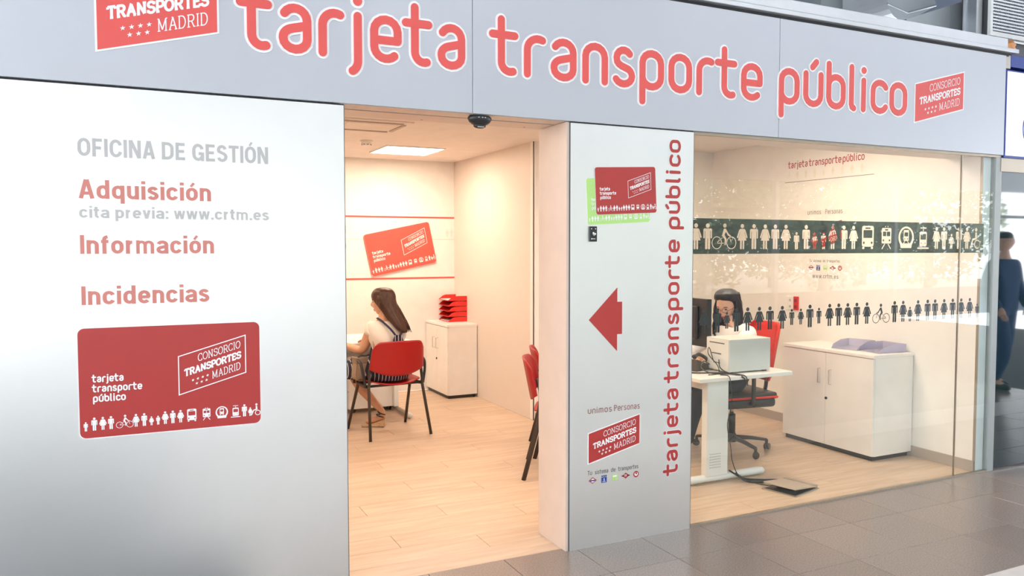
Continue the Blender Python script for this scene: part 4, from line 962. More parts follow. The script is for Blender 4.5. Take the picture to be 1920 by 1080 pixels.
# office chair, front is +Y local
def office_chair(loc, rz, lab):
    t = thing('office_chair', loc, lab, 'office chair', rz)
    obj('hub', lathe(bmesh.new(), [(.035, .07), (.042, .09), (.035, .13), (.028, .14)], n=20), M['frame'], t, smooth=True)
    obj('gas_sleeve', lathe(bmesh.new(), [(.027, .13), (.027, .29), (.022, .295)], n=18), M['black'], t, smooth=True)
    obj('gas_rod', lathe(bmesh.new(), [(.014, .29), (.014, .38)], n=14), M['chrome'], t, smooth=True)
    for k in range(5):
        a = math.radians(72*k + 41); c, s = math.cos(a), math.sin(a)
        lg = obj('leg', tube(bmesh.new(), [(c*.03, s*.03, .105), (c*.15, s*.15, .098), (c*.285, s*.285, .078)], [.026, .022, .017], 10, flat=.7), M['frame'], t, smooth=True)
        g = bmesh.new()
        for o_ in (-.013, .013): lathe(g, [(.023, -.008), (.026, 0), (.023, .008)], n=16, M=Matrix.Translation((c*.29, s*.29, .026)) @ Matrix.Rotation(a+.8, 4, 'Z') @ Matrix.Translation((0, o_, 0)) @ Matrix.Rotation(math.pi/2, 4, 'X'))
        tube(g, [(c*.285, s*.285, .04), (c*.285, s*.285, .08)], .012, 8); obj('caster', g, M['frame'], lg)
    obj('mechanism', box(-.07, .07, -.12, .12, .345, .38, bev=.01), M['black'], t)
    obj('lever', tube(bmesh.new(), [(.05, .03, .385), (.26, .03, .375)], .006, 8), M['black'], t)
    obj('seat_pan', box(-.24, .24, -.24, .24, .375, .450, bev=.03, seg=4), M['black'], t, smooth=True)
    obj('seat_piping', box(-.250, .250, -.250, .255, .446, .466, bev=.009, seg=3), M['red_tray'], t, smooth=True)
    obj('seat_cushion', box(-.245, .245, -.245, .25, .440, .492, bev=.018, seg=4), M['black'], t, smooth=True)
    obj('back_bracket', tube(bmesh.new(), smoothpath([(0, -.10, .385), (0, -.24, .39), (0, -.30, .46), (0, -.32, .62), (0, -.34, .80)], 4), .022, 10, flat=.5, upv=(0, 1, 0)), M['black'], t, smooth=True)
    g = bmesh.new(); R = []
    for (z, w, y) in ((.56, .15, -.262), (.60, .19, -.258), (.70, .215, -.262), (.82, .215, -.285), (.92, .205, -.312), (.985, .19, -.335), (1.015, .15, -.345)):
        ring = []
        for i in range(20):
            a = 2*math.pi*i/20; cx, sx = math.cos(a), math.sin(a)
            ring.append(g.verts.new((w*math.copysign(abs(cx)**.5, cx), y + .022*math.copysign(abs(sx)**.6, sx) + .05*(cx*cx)**1, z)))
        R.append(ring)
    for A, C in zip(R, R[1:]):
        for i in range(20): g.faces.new((A[i], A[(i+1) % 20], C[(i+1) % 20], C[i]))
    g.faces.new(R[0][::-1]); g.faces.new(R[-1]); obj('backrest', g, M['red_tray'], t, smooth=True)
    for s in (-1, 1):
        obj('arm_post', tube(bmesh.new(), smoothpath([(s*.20, 0, .415), (s*.275, 0, .42), (s*.285, 0, .52), (s*.285, 0, .64)], 4), .016, 8), M['black'], t, smooth=True)
        obj('arm_pad', box(s*.285-.035, s*.285+.035, -.12, .12, .64, .665, bev=.01), M['black'], t)
    return t
office_chair((4.28, 1.28, 0), math.radians(82), 'red and black swivel office chair on five casters at the right desk')

# ---------------------------------------------------------------- people
def skin_mesh(chains, radii, root=None, sub=2):
    """chains: list of joint-name lists; radii: name -> ((x,y,z), r or (rx,ry))"""
    names = list(radii); idx = {n: i for i, n in enumerate(names)}
    E = []
    for c in chains: E += [(idx[a], idx[b]) for a, b in zip(c, c[1:])]
    me = bpy.data.meshes.new('tmp'); me.from_pydata([radii[n][0] for n in names], E, [])
    o = bpy.data.objects.new('tmp', me); COL.objects.link(o)
    m = o.modifiers.new('s', 'SKIN'); m.use_smooth_shade = True
    for n in names:
        r = radii[n][1]; r = r if isinstance(r, tuple) else (r, r); sv = me.skin_vertices[0].data[idx[n]]; sv.radius = r; sv.use_root = (n == (root or names[0]))
    s = o.modifiers.new('u', 'SUBSURF'); s.levels = sub; s.render_levels = sub
    dg = bpy.context.evaluated_depsgraph_get(); dg.update()
    r = bpy.data.meshes.new_from_object(o.evaluated_get(dg)); bpy.data.objects.remove(o); bpy.data.meshes.remove(me)
    return r
def head_bm(g, c, f, tilt=0, k=1.0):
    """adds a head with brow, nose, lips and chin; c centre, f facing direction"""
    f = Vector(f).normalized(); side = f.cross(Vector((0, 0, 1))).normalized(); u = side.cross(f).normalized()
    n, mm = 36, 28; R = []
    def P(th, ph):
        x, y, z = math.sin(ph)*math.sin(th), math.sin(ph)*math.cos(th), math.cos(ph)
        X, Y, Z = x*.074, y*.092, z*.115
        if z < 0:
            X *= 1-.34*(-z)**1.3; Y = Y*(1-.22*(-z)) + (.012*(-z) if y > 0 else .025*(-z))
        if y > 0:
            ga = lambda a, b, sa, sb: math.exp(-((X-a)/sa)**2-((Z-b)/sb)**2)
            Y += .020*ga(0, -.022, .011, .018) + .010*ga(0, .0, .008, .02)
            Y -= .009*(ga(.03, .008, .015, .010)+ga(-.03, .008, .015, .010))
            Y += .004*ga(0, .028, .04, .008) + .006*ga(0, -.055, .018, .005) + .005*ga(0, -.067, .016, .005) + .006*ga(0, -.094, .018, .014) - .003*ga(0, -.061, .02, .002)
        return Vector(c) + (side*X + f*Y + u*Z)*k
    for j in range(1, mm): R.append([g.verts.new(P(2*math.pi*i/n, math.pi*j/mm)) for i in range(n)])
    top, bot = g.verts.new(P(0, 0)), g.verts.new(P(0, math.pi))
    for A, C in zip(R, R[1:]):
        for i in range(n): g.faces.new((A[i], C[i], C[(i+1) % n], A[(i+1) % n]))
    for i in range(n): g.faces.new((top, R[0][i], R[0][(i+1) % n])); g.faces.new((bot, R[-1][(i+1) % n], R[-1][i]))
    for s in (-1, 1):   # ears
        pts = [Vector(c)+(side*s*(.070+.010*math.sin(a)) + f*(-.005+.012*math.cos(a)) + u*(-.008+.028*math.sin(a)))*k for a in [math.radians(q) for q in range(-80, 200, 28)]]
        tube(g, pts, .006*k, 6)
    return f, side, u
def face_parts(c, f, side, u, parent, k=1.0, glasses=False):
    c = Vector(c); g = bmesh.new()
    for s in (-1, 1):
        m = bmesh.ops.create_uvsphere(g, u_segments=10, v_segments=8, radius=.0085*k); bmesh.ops.translate(g, verts=m['verts'], vec=c+(side*s*.029+f*.073+u*.008)*k)
    obj('eyes', g, M['eye'], parent, world=True, smooth=True)
    g = bmesh.new()
    for s in (-1, 1): tube(g, [c+(side*s*.014+f*.086+u*.026)*k, c+(side*s*.030+f*.085+u*.031)*k, c+(side*s*.046+f*.074+u*.025)*k], .0028*k, 6)
    obj('eyebrows', g, M['eye'], parent, world=True)
    g = bmesh.new(); tube(g, [c+(side*-.020+f*.074-u*.061)*k, c+(side*-.008+f*.082-u*.058)*k, c+(side*.008+f*.082-u*.058)*k, c+(side*.020+f*.074-u*.061)*k], [.002, .0045, .0045, .002], 6)
    tube(g, [c+(side*-.016+f*.074-u*.066)*k, c+(f*.080-u*.069)*k, c+(side*.016+f*.074-u*.066)*k], [.002, .005, .002], 6)
    obj('lips', g, M['lip'], parent, world=True, smooth=True)
    if glasses:
        g = bmesh.new()
        for s in (-1, 1):
            tube(g, [c+(side*(s*.031+.025*math.cos(a))+f*(.098)+u*(.006+.019*math.sin(a)))*k for a in [2*math.pi*i/16 for i in range(16)]], .0017, 5, closed=True)
            tube(g, [c+(side*s*.056+f*.098+u*.008)*k, c+(side*s*.078+f*.06+u*.008)*k, c+(side*s*.080-f*.02+u*.004)*k], .0016, 5)
        tube(g, [c+(side*-.007+f*.100+u*.008)*k, c+(side*.007+f*.100+u*.008)*k], .0016, 5)
        obj('glasses', g, M['black'], parent, world=True)
def hand_into(g, wrist, d, nrm, k=1.0, curl=.5, flip=1):
    """palm with four unequal bent fingers and a side thumb; d along the hand, nrm = back of the hand"""
    d = Vector(d).normalized(); nrm = Vector(nrm); nrm = (nrm - d*nrm.dot(d)).normalized(); s = d.cross(nrm)*flip; w = Vector(wrist)
    def add(ch, rd):
        nm = {str(i): (tuple(p), r) for i, (p, r) in enumerate(zip(ch, rd))}
        me = skin_mesh([list(nm)], nm, sub=1); g.from_mesh(me); bpy.data.meshes.remove(me)
    add([w-d*.02*k, w+d*.025*k, w+d*.06*k, w+d*.078*k], [(.021*k, .026*k), (.018*k, .034*k), (.015*k, .037*k), (.012*k, .034*k)])
    for o_, L in ((-.027, .062), (-.009, .074), (.010, .070), (.027, .054)):
        b = w+d*.070*k+s*o_*k; dn = (d - nrm*curl*.6).normalized(); d2 = (d - nrm*curl*1.6).normalized()
        add([b, b+d*.012*k+dn*L*.42*k, b+d*.012*k+dn*L*.42*k+d2*L*.35*k, b+d*.012*k+dn*L*.42*k+d2*L*.58*k], [.0095*k, .0085*k, .0078*k, .006*k])
    b = w+d*.015*k+s*-.024*k; td = (d*.7 - s*.75 - nrm*.25).normalized(); t2 = (d - s*.2 - nrm*.3).normalized()
    add([b, b+td*.032*k, b+td*.036*k+t2*.026*k, b+td*.036*k+t2*.042*k], [.013*k, .011*k, .0095*k, .007*k])
def body(name, parent, chains, radii, skinm, hc, hf, hands, hk=1.0, sub=2, extra=None):
    g = bmesh.new(); me = skin_mesh(chains, radii, sub=sub); g.from_mesh(me); bpy.data.meshes.remove(me)
    f, side, u = head_bm(g, hc, hf, k=hk)
    for h in hands: hand_into(g, *h)
    o = obj('body', g, skinm, parent, world=True, smooth=True); return o, f, side, u
def cloth(name, chains, radii, m, parent, sub=2, grow=0):
    rd = {n: (p, tuple(q+grow for q in (r if isinstance(r, tuple) else (r, r)))) for n, (p, r) in radii.items()}
    return obj(name, skin_mesh(chains, rd, sub=sub), m, parent, world=True, smooth=True)
def hairmass(g, loops_):
    """loft of elliptical rings: (centre, rx, ry, angle)"""
    n = 40; R = []
    pk = smoothpath([Vector((c[0], c[1], c[2])) for c, _, _, _ in loops_], 4); rk = smoothpath([Vector((rx, ry, 0)) for _, rx, ry, _ in loops_], 4)
    for (c, rx, ry, a) in [(tuple(q), w.x, w.y, loops_[0][3]) for q, w in zip(pk, rk)]:
        ca, sa = math.cos(a), math.sin(a); ring = []
        for i in range(n):
            q = 2*math.pi*i/n; rr_ = 1 + .035*math.sin(q*9) + .02*math.sin(q*17+1)
            x, y = rx*math.cos(q)*rr_, ry*math.sin(q)*rr_
            ring.append(g.verts.new((c[0]+x*ca-y*sa, c[1]+x*sa+y*ca, c[2])))
        R.append(ring)
    for A, C in zip(R, R[1:]):
        for i in range(n): g.faces.new((A[i], A[(i+1) % n], C[(i+1) % n], C[i]))
    g.faces.new(R[0][::-1]); g.faces.new(R[-1]); bmesh.ops.recalc_face_normals(g, faces=g.faces[:])

# --- woman at the left desk, back towards us
t = thing('person', (2.0, 3.08, 0), 'seated woman with long brown hair, cream top and striped navy dress, back to the doorway', 'person')
HC = (1.968, 3.06, 1.135); HF = (-.80, .58, -.06)
R1 = {'pelvis': ((2.005, 3.06, .56), (.150, .115)), 'waist': ((2.00, 3.03, .70), (.125, .095)), 'chest': ((1.985, 3.02, .84), (.140, .10)), 'neckbase': ((1.985, 3.03, .965), (.085, .06)),
      'neck': ((1.978, 3.045, 1.03), .050), 'skull': ((1.972, 3.055, 1.09), .048),
      'shL': ((1.858, 3.05, .925), .056), 'elL': ((1.805, 3.12, .715), .040), 'wrL': ((1.665, 3.36, .760), .026),
      'shR': ((2.115, 3.07, .92), .056), 'elR': ((2.15, 3.30, .74), .040), 'wrR': ((1.98, 3.52, .765), .026),
      'hipL': ((1.93, 3.10, .54), .095), 'knL': ((1.775, 3.44, .515), .062), 'caL': ((1.865, 3.385, .34), .050), 'anL': ((2.025, 3.305, .140), .030), 'heL': ((2.040, 3.298, .088), .030), 'toL': ((1.885, 3.368, .042), .026),
      'hipR': ((2.07, 3.12, .54), .095), 'knR': ((1.66, 3.30, .515), .062), 'caR': ((1.62, 3.36, .32), .050), 'anR': ((1.60, 3.42, .115), .030), 'toR': ((1.52, 3.46, .055), .026)}
CH1 = [['pelvis', 'waist', 'chest', 'neckbase', 'neck', 'skull'], ['chest', 'shL', 'elL', 'wrL'], ['chest', 'shR', 'elR', 'wrR'], ['pelvis', 'hipL', 'knL', 'caL', 'anL', 'toL'], ['pelvis', 'hipR', 'knR', 'caR', 'anR', 'toR']]
bo, f, side, u = body('w1', t, CH1[:3] + [['pelvis', 'hipL', 'knL', 'caL', 'anL', 'heL', 'toL'], CH1[4]], R1, M['skin'], HC, HF, [((1.665, 3.36, .760), (-.45, .85, -.05), (0, 0, 1), .9, .4, -1), ((1.98, 3.52, .765), (-.6, .8, -.05), (0, 0, 1), .9, .4, 1)])
face_parts(HC, f, side, u, t)
R1['slL'] = ((1.840, 3.075, .845), .052); R1['slR'] = ((2.125, 3.13, .86), .052)
cloth('top', [['waist', 'chest', 'neckbase'], ['chest', 'shL', 'slL'], ['chest', 'shR', 'slR']], {k: R1[k] for k in ('waist', 'chest', 'neckbase', 'shL', 'slL', 'shR', 'slR')}, M['tee'], t, grow=.020)
g = bmesh.new(); Rg = []
for z, rx, ry, cx, cy in ((.462, .150, .125, 2.0, 3.07), (.475, .185, .160, 2.0, 3.065), (.52, .200, .172, 2.0, 3.06), (.58, .190, .165, 2.0, 3.055), (.66, .165, .140, 2.0, 3.045), (.73, .148, .120, 1.998, 3.035), (.76, .140, .112, 1.996, 3.032)):
    Rg.append([g.verts.new((cx+rx*math.cos(2*math.pi*i/28), cy+ry*math.sin(2*math.pi*i/28), z)) for i in range(28)])
for A, C in zip(Rg, Rg[1:]):
    for i in range(28): g.faces.new((A[i], A[(i+1) % 28], C[(i+1) % 28], C[i]))
g.faces.new(Rg[0][::-1]); g.faces.new(Rg[-1])
tube(g, [(1.97, 3.06, .56), (1.90, 3.22, .55), (1.815, 3.38, .535), (1.79, 3.43, .53)], [.11, .108, .092, .075], 16); tube(g, [(2.02, 3.06, .555), (1.90, 3.16, .555), (1.74, 3.26, .54), (1.68, 3.30, .53)], [.11, .108, .092, .075], 16)
sk = obj('dungaree_skirt', g, M['stripe'], t, world=True, smooth=True)
def strap(pts, w, m, parent, name='strap', th=.006):
    g = bmesh.new(); tube(g, smoothpath(pts, 4), w, 8, flat=.25, upv=(0, -1, .2)); return obj(name, g, m, parent, world=True, smooth=True)
strap([(1.905, 3.03, 1.005), (1.925, 2.955, .985), (1.985, 2.905, .92), (2.035, 2.90, .855)], .010, M['navy'], t)
strap([(2.10, 3.03, .985), (2.105, 2.95, .96), (2.09, 2.905, .90), (2.065, 2.90, .855)], .010, M['navy'], t)
g = bmesh.new(); prism(g, [(2.022, .865), (2.082, .865), (2.135, .68), (1.965, .68)], 'y', 2.896, 2.902); obj('back_panel', g, M['stripe'], t, world=True)
# hair: cap, fall and strands
g = bmesh.new()
ha = math.atan2(HF[1], HF[0])
L = []
for z, rx, ry, dx, dy in ((.128, .030, .026, .004, 0), (.120, .062, .052, .004, 0), (.098, .090, .074, .008, 0), (.06, .106, .085, .010, 0), (.02, .102, .089, .020, 0), (-.03, .088, .087, .038, 0), (-.08, .078, .085, .05, 0), (-.13, .070, .085, .062, 0), (-.18, .055, .078, .072, 0), (-.23, .040, .060, .084, 0), (-.255, .02, .042, .09, 0)):
    sp_ = max(0, -z-.0)
    L.append(((HC[0] - HF[0]*dx*.6 + sp_*.42, HC[1] - HF[1]*dx - sp_*.30, HC[2]+z), rx, ry, ha))
hairmass(g, L)
for i in range(70):
    a = random.uniform(-1.75, 1.55); q = ha + math.pi + a
    rx = .100; L0 = Vector((HC[0]+.01, HC[1]-.005, HC[2]+.085)); pts = []
    e = random.uniform(.20, .262) * (1 if a > -1.0 else .62); ln = 8
    for k in range(ln):
        s_ = k/(ln-1); z = .09 - s_*(e+.09); sp_ = max(0, -z)
        rad = .086 + .016*math.sin(min(1, s_*2)*math.pi/2) - .035*max(0, s_-.6)
        pts.append((HC[0]+.006+math.cos(q)*rad*(1 if s_ > .1 else .8) + sp_*.52 + .005*math.sin(s_*8+i), HC[1]+math.sin(q)*rad*.92*(1 if s_ > .1 else .8) - sp_*.30, HC[2]+z))
    tube(g, pts, [.006, .010, .011, .011, .010, .009, .007, .002], 5, flat=.5)
obj('hair', g, M['hair'], t, world=True, smooth=True)
# sandals
for (an, to) in (((2.015, 3.31, .115), (1.915, 3.355, .055)), ((1.60, 3.42, .115), (1.50, 3.47, .055))):
    d = Vector((to[0]-an[0], to[1]-an[1], 0)).normalized(); s = Vector((-d.y, d.x, 0)); c = Vector((an[0], an[1], 0)); g = bmesh.new()
    prof = [(-.035, .003), (.17, .003), (.175, .020), (.10, .022), (.03, .045), (-.035, .072)]
    A = [g.verts.new(c+d*p[0]+s*.034+Vector((0, 0, p[1]))) for p in prof]; C = [g.verts.new(c+d*p[0]-s*.034+Vector((0, 0, p[1]))) for p in prof]
    for i in range(6): g.faces.new((A[i], A[(i+1) % 6], C[(i+1) % 6], C[i]))
    g.faces.new(A[::-1]); g.faces.new(C); bmesh.ops.recalc_face_normals(g, faces=g.faces[:])
    sa = obj('sandal', g, M['wedge'], t, world=True)
    g = bmesh.new()
    for rr_, z, o_ in ((.033, .122, -.006), (.036, .098, .004)):
        tube(g, [c+d*(o_+rr_*math.cos(a))+s*rr_*math.sin(a)+Vector((0, 0, z+.012*math.cos(a))) for a in [2*math.pi*i/14 for i in range(14)]], .0055, 6, closed=True)
    tube(g, [c+d*.10+s*.035+Vector((0, 0, .03)), c+d*.10+Vector((0, 0, .082)), c+d*.10-s*.035+Vector((0, 0, .03))], .007, 6); B(g, -.03, .17, -.036, .036, 0, .005, M=Matrix.Translation(c) @ Matrix.Rotation(math.atan2(d.y, d.x), 4, 'Z'))
    obj('sandal_strap', g, M['black'], sa, world=True)
# handbag between the armrest and her
t = thing('handbag', (1.80, 3.10, .482), 'taupe leather handbag wedged beside the seated woman on her chair', 'bag', .25)
g = bmesh.new(); prism(g, [(-.09, 0), (.07, 0), (.085, .03), (.07, .18), (.055, .19), (-.075, .19), (-.095, .03)], 'y', -.045, .045)
bmesh.ops.bevel(g, geom=g.edges[:], offset=.008, segments=2, affect='EDGES'); obj('body', g, M['bag'], t)
obj('handle', tube(bmesh.new(), smoothpath([(-.07, -.03, .185), (-.05, -.045, .205), (0, -.05, .20), (.04, -.045, .205), (.06, -.03, .185)], 5), .006, 8), M['black'], t, smooth=True)
obj('flap', box(-.088, .068, -.049, .049, .135, .192, bev=.01), mat('darker_taupe', (.24, .17, .125), .5), t)
obj('zip', box(-.07, .05, -.004, .004, .188, .194), M['black'], t)

# --- woman at the right desk, turned to the left and looking down
t = thing('person', (4.30, 1.30, 0), 'seated woman with long dark wavy hair and glasses looking down at the right desk', 'person')
HC2 = (4.295, 1.375, 1.140); HF2 = (-.90, -.36, -.42)
R2 = {'pelvis': ((4.39, 1.29, .585), (.16, .13)), 'waist': ((4.36, 1.30, .70), (.12, .095)), 'chest': ((4.34, 1.335, .85), (.135, .10)), 'neckbase': ((4.325, 1.35, .97), (.08, .06)), 'neck': ((4.305, 1.36, 1.03), .046), 'skull': ((4.30, 1.37, 1.09), .046),
      'shL': ((4.34, 1.18, .93), .054), 'elL': ((4.12, 1.10, .76), .038), 'wrL': ((3.93, 1.18, .765), .025),
      'shR': ((4.34, 1.51, .93), .054), 'elR': ((4.12, 1.60, .765), .038), 'wrR': ((3.93, 1.48, .765), .025),
      'hipL': ((4.26, 1.21, .545), .09), 'knL': ((3.88, 1.16, .54), .062), 'caL': ((3.83, 1.20, .34), .05), 'anL': ((3.80, 1.24, .10), .034), 'toL': ((3.68, 1.22, .04), .03),
      'hipR': ((4.26, 1.39, .545), .09), 'knR': ((3.88, 1.44, .54), .062), 'caR': ((3.85, 1.45, .34), .05), 'anR': ((3.84, 1.46, .10), .034), 'toR': ((3.72, 1.46, .04), .03)}
bo, f, side, u = body('w2', t, CH1, R2, M['skin2'], HC2, HF2, [((3.93, 1.18, .765), (-1, .2, -.05), (0, 0, 1), .9, .35, 1), ((3.93, 1.48, .765), (-1, -.2, -.05), (0, 0, 1), .9, .35, -1)])
face_parts(HC2, f, side, u, t, glasses=True)
cloth('blouse', [['waist', 'chest', 'neckbase'], ['chest', 'shL', 'elL', 'fL'], ['chest', 'shR', 'elR', 'fR']], {**{k: R2[k] for k in ('waist', 'chest', 'neckbase', 'shL', 'elL', 'shR', 'elR')}, 'fL': ((4.0, 1.15, .765), .030), 'fR': ((4.0, 1.52, .765), .030)}, M['blouse'], t, grow=.022)
cloth('trousers', [['pelvis', 'waist'], ['pelvis', 'hipL', 'knL', 'caL', 'anL'], ['pelvis', 'hipR', 'knR', 'caR', 'anR']], {k: R2[k] for k in ('pelvis', 'waist', 'hipL', 'knL', 'caL', 'anL', 'hipR', 'knR', 'caR', 'anR')}, M['trouser'], t, grow=.012)
for an, to in (('anL', 'toL'), ('anR', 'toR')):
    a, b = Vector(R2[an][0]), Vector(R2[to][0]); g = bmesh.new(); tube(g, [a+(a-b)*.25-Vector((0, 0, .055)), a-Vector((0, 0, .050)), (a+b)/2-Vector((0, 0, .03)), b-Vector((0, 0, .005)), b+(b-a)*.25-Vector((0, 0, .01))], [.022, .042, .040, .034, .018], 12); obj('shoe', g, M['black'], t, world=True, smooth=True)
g = bmesh.new(); ha2 = math.atan2(HF2[1], HF2[0]); L = []
for z, rx, ry, b_ in ((.138, .03, .03, .0), (.128, .066, .060, .0), (.105, .098, .085, .0), (.075, .112, .094, .004), (.052, .108, .097, .012), (.03, .092, .102, .038), (-.03, .078, .104, .052), (-.08, .074, .108, .060), (-.14, .070, .107, .066), (-.20, .058, .10, .07), (-.25, .03, .07, .072)):
    L.append(((HC2[0]-HF2[0]*b_, HC2[1]-HF2[1]*b_, HC2[2]+z), rx, ry, ha2))
hairmass(g, L)
for i in range(64):
    a = random.uniform(-1.0, 1.0)*2.05; q = ha2+math.pi+a; e = random.uniform(.24, .36); ln = 16; pts = []; ph = random.uniform(0, 6)
    for k in range(ln):
        s_ = k/(ln-1); z = .11-s_*(e+.08); rad = .080+.028*math.sin(min(1, s_*1.6)*math.pi/2); wv = .009*math.sin(s_*15+ph)*s_
        pts.append((HC2[0]+.02+math.cos(q)*(rad+wv), HC2[1]+.006+math.sin(q)*(rad+wv)+.006*math.cos(s_*13+ph)*s_, HC2[2]+z))
    tube(g, pts, [.006]+[.010]*10+[.009, .008, .007, .005, .002], 5, flat=.6)
obj('hair', g, M['hair2'], t, world=True, smooth=True)

# ---------------------------------------------------------------- above and beside the shop
M['duct2'] = mat('dull_duct', (.40, .44, .46), .5, .3, noise=.06, nscale=5)
t = thing('air_duct', (5.7, 1.0, 3.3), 'pale galvanised duct elbow with a rounded corner above the fascia ledge', 'duct')
g = bmesh.new(); prism(g, [(5.36, 4.6), (5.37, 3.54)] + arc(5.55, 3.54, .18, .15, 180, 270, 6) + [(5.62, 3.40), (5.93, 3.555), (5.80, 4.6)], 'y', .82, 1.25); el = obj('elbow', g, mat('pale_duct', (.52, .55, .58), .5, .2), t, world=True)
g = bmesh.new(); tube(g, [(5.37, .815, 3.50), (5.60, .815, 3.46), (5.93, .815, 3.56)], .008, 6); obj('seam_rib', g, M['duct2'], el, world=True)
t = thing('air_duct', (5.3, 1.3, 3.4), 'darker grey duct with an angled edge left of the duct elbow', 'duct')
g = bmesh.new(); prism(g, [(5.16, 3.48), (5.56, 3.66), (5.60, 4.6), (5.30, 4.6)], 'y', 1.3, 1.7); obj('sheet', g, M['duct2'], t, world=True)
g = bmesh.new(); tube(g, [(5.16, 1.295, 3.48), (5.56, 1.295, 3.66)], .010, 6); obj('edge_rib', g, M['duct2'], t, world=True)
t = thing('air_duct', (5.6, .6, 3.06), 'large flat grey duct panel with a sloping top beside the steel post', 'duct')
for pts in ([(5.19, 3.06), (5.673, 3.06), (5.673, 3.442), (5.19, 3.28)], [(5.676, 3.06), (5.86, 3.06), (5.86, 3.505), (5.676, 3.443)]):
    g = bmesh.new(); prism(g, pts, 'y', .5, .56); obj('sheet', g, M['duct2'], t, world=True)
t = thing('steel_post', (5.76, .34, 2.9), 'vertical galvanised steel post beside the grilled air unit', 'post')
obj('web', box(5.70, 5.712, .30, .40, 3.056, 4.3), M['galv'], t, world=True); obj('flange', box(5.68, 5.735, .296, .303, 3.056, 4.3), M['ledge'], t, world=True); obj('flange', box(5.68, 5.735, .397, .405, 3.056, 4.3), M['ledge'], t, world=True)
obj('stay', box(5.737, 5.750, .30, .36, 3.056, 4.3), M['duct2'], t, world=True)
t = thing('air_unit', (6.3, .4, 3.17), 'white air conditioning unit with a fine grille at the top right corner', 'air unit')
obj('casing', box(5.765, 6.9, .262, .48, 3.18, 3.95, bev=.01), mat('dark_casing', (.06, .065, .07), .5), t, world=True)
g = bmesh.new()
for a in ((5.757, 6.9, 3.168, 3.200), (5.757, 5.787, 3.200, 3.96), (6.87, 6.9, 3.200, 3.96)): B(g, a[0], a[1], .240, .262, a[2], a[3])
obj('grille_rim', g, M['white_metal'], t, world=True)
for i in range(30): obj('slat', box(5.787, 6.87, .240, .252, 3.209+i*.024, 3.220+i*.024), M['ledge'], t, world=True)
g = bmesh.new()
for i in range(54): B(g, 5.797+i*.02, 5.802+i*.02, .250, .256, 3.20, 3.94)
obj('grille_bars', g, M['galv'], t, world=True, kind='stuff')
M['glow'] = mat('lit_copper_shade', (.45, .22, .10), .4, .6, emit=(1, .42, .14), estr=.22)
t = thing('hanging_lamp', (5.84, .16, 2.99), 'copper coloured ribbed lamp under the air unit', 'lamp')
obj('shade', lathe(bmesh.new(), [(.02, .012), (.045, .03), (.038, .045), (.055, .06), (.045, .075), (.055, .09), (.045, .105), (.03, .125)], (0, 0, 0), 24), M['glow'], t, smooth=True); obj('stem', tube(bmesh.new(), [(0, 0, .12), (0, .10, .12), (0, .145, .12)], .006, 8), M['edge'], t)
t = thing('service_box', (5.9, .26, 2.99), 'dark recess box behind the copper lamp', 'box')
obj('back', box(5.70, 6.9, .30, .32, 2.992, 3.165), M['edge'], t, world=True)
tag(obj('corner_bracket', box(5.568, 5.632, .0, .05, 2.86, 2.955, bev=.003), mat('beige_bracket', (.60, .56, .52), .6)), 'beige end bracket between the fascia and the blue beam', 'bracket')
t = thing('blue_beam', (6.4, 0, 2.9), 'dark blue canopy beam above the neighbouring white sign', 'beam')
obj('face', box(5.635, 8.4, .0, .10, 2.875, 2.958, bev=.003), M['blue'], t, world=True); obj('bracket', box(6.3, 6.34, .01, .09, 2.958, 3.165), M['edge'], t, world=True)
t = thing('shop_sign', (6.6, 0, 2.23), 'white illuminated sign with blue border at the right edge of the frame', 'shop sign')
obj('box', box(5.572, 8.2, -.010, .14, 2.235, 2.850, bev=.003), M['blue'], t, world=True); obj('face', box(5.584, 8.188, -.014, -.010, 2.252, 2.838), M['lightbox'], t, world=True)
g = bmesh.new(); art(g, stroke(arc(5.86, 2.47, .09, .085, 70, 180, 8) + arc(5.83, 2.45, .06, .10, 180, 330, 8), .010), FF, .015, .001); obj('script_stroke', g, M['blue'], t, world=True)
# neighbouring dark shopfront
wn = struct('window_3', box(5.578, 8.4, .012, .022, .012, SOF-.014), M['dark_glass']); wn['label'] = 'dark reflecting shop window beyond the end post'
struct('wall_neighbour', box(5.58, 8.4, .3, .35, 0, 2.9), M['edge'])
struct('trim_6', box(5.56, 8.4, .0, .04, 2.14, SOF-.014), M['channel'])
for z in (1.915, ): pass
# ---------------------------------------------------------------- the hall behind the camera (seen in the glass)
HB = -9.0
struct('ceiling_hall', box(-14, 26, -12, 1.9, 5.0, 5.1), M['hallceil'])
struct('wall_above_shop', box(-14, 26, 1.9, 2.0, 2.72, 5.1), M['hallceil'])
hw = struct('wall_hall', box(-14, 26, HB-.2, HB, 3.0, 5.0), mat('hall_fascia', (.45, .46, .48), .7))
o = struct('window_4', box(-14, 26, HB-.08, HB-.05, 2.34, 2.42), M['frame_hall'])
o = struct('wall_parapet', box(-14, 26, HB-.15, HB-.02, 0, .66), M['hallceil'])
for i in range(11): struct('trim_%d' % (10+i), box(-13+i*3.6, -12.9+i*3.6, HB-.12, HB-.02, 0, 3.0), M['white_metal'])
for i, (x, y) in enumerate([(-5, -3.2), (-1.2, -3.2), (2.6, -3.2), (6.4, -3.2), (10.2, -3.2), (-5, -6.2), (-1.2, -6.2), (2.6, -6.2), (6.4, -6.2), (10.2, -6.2)]):  # two rows of made-up lamps, out of view, giving the shop front light
    t = thing('added_hall_light', (x, y, 4.9), 'added unseen light, %s in the %s row of the hall ceiling, behind the camera' % (['first', 'second', 'third', 'fourth', 'fifth'][i % 5], 'nearer' if i < 5 else 'farther'), 'ceiling light', group='added lights under the hall ceiling')
    obj('housing', box(-1.2, 1.2, -.16, .16, .03, .1), M['white_metal'], t); obj('tube', box(-1.15, 1.15, -.13, .13, .0, .03), M['tube'], t)
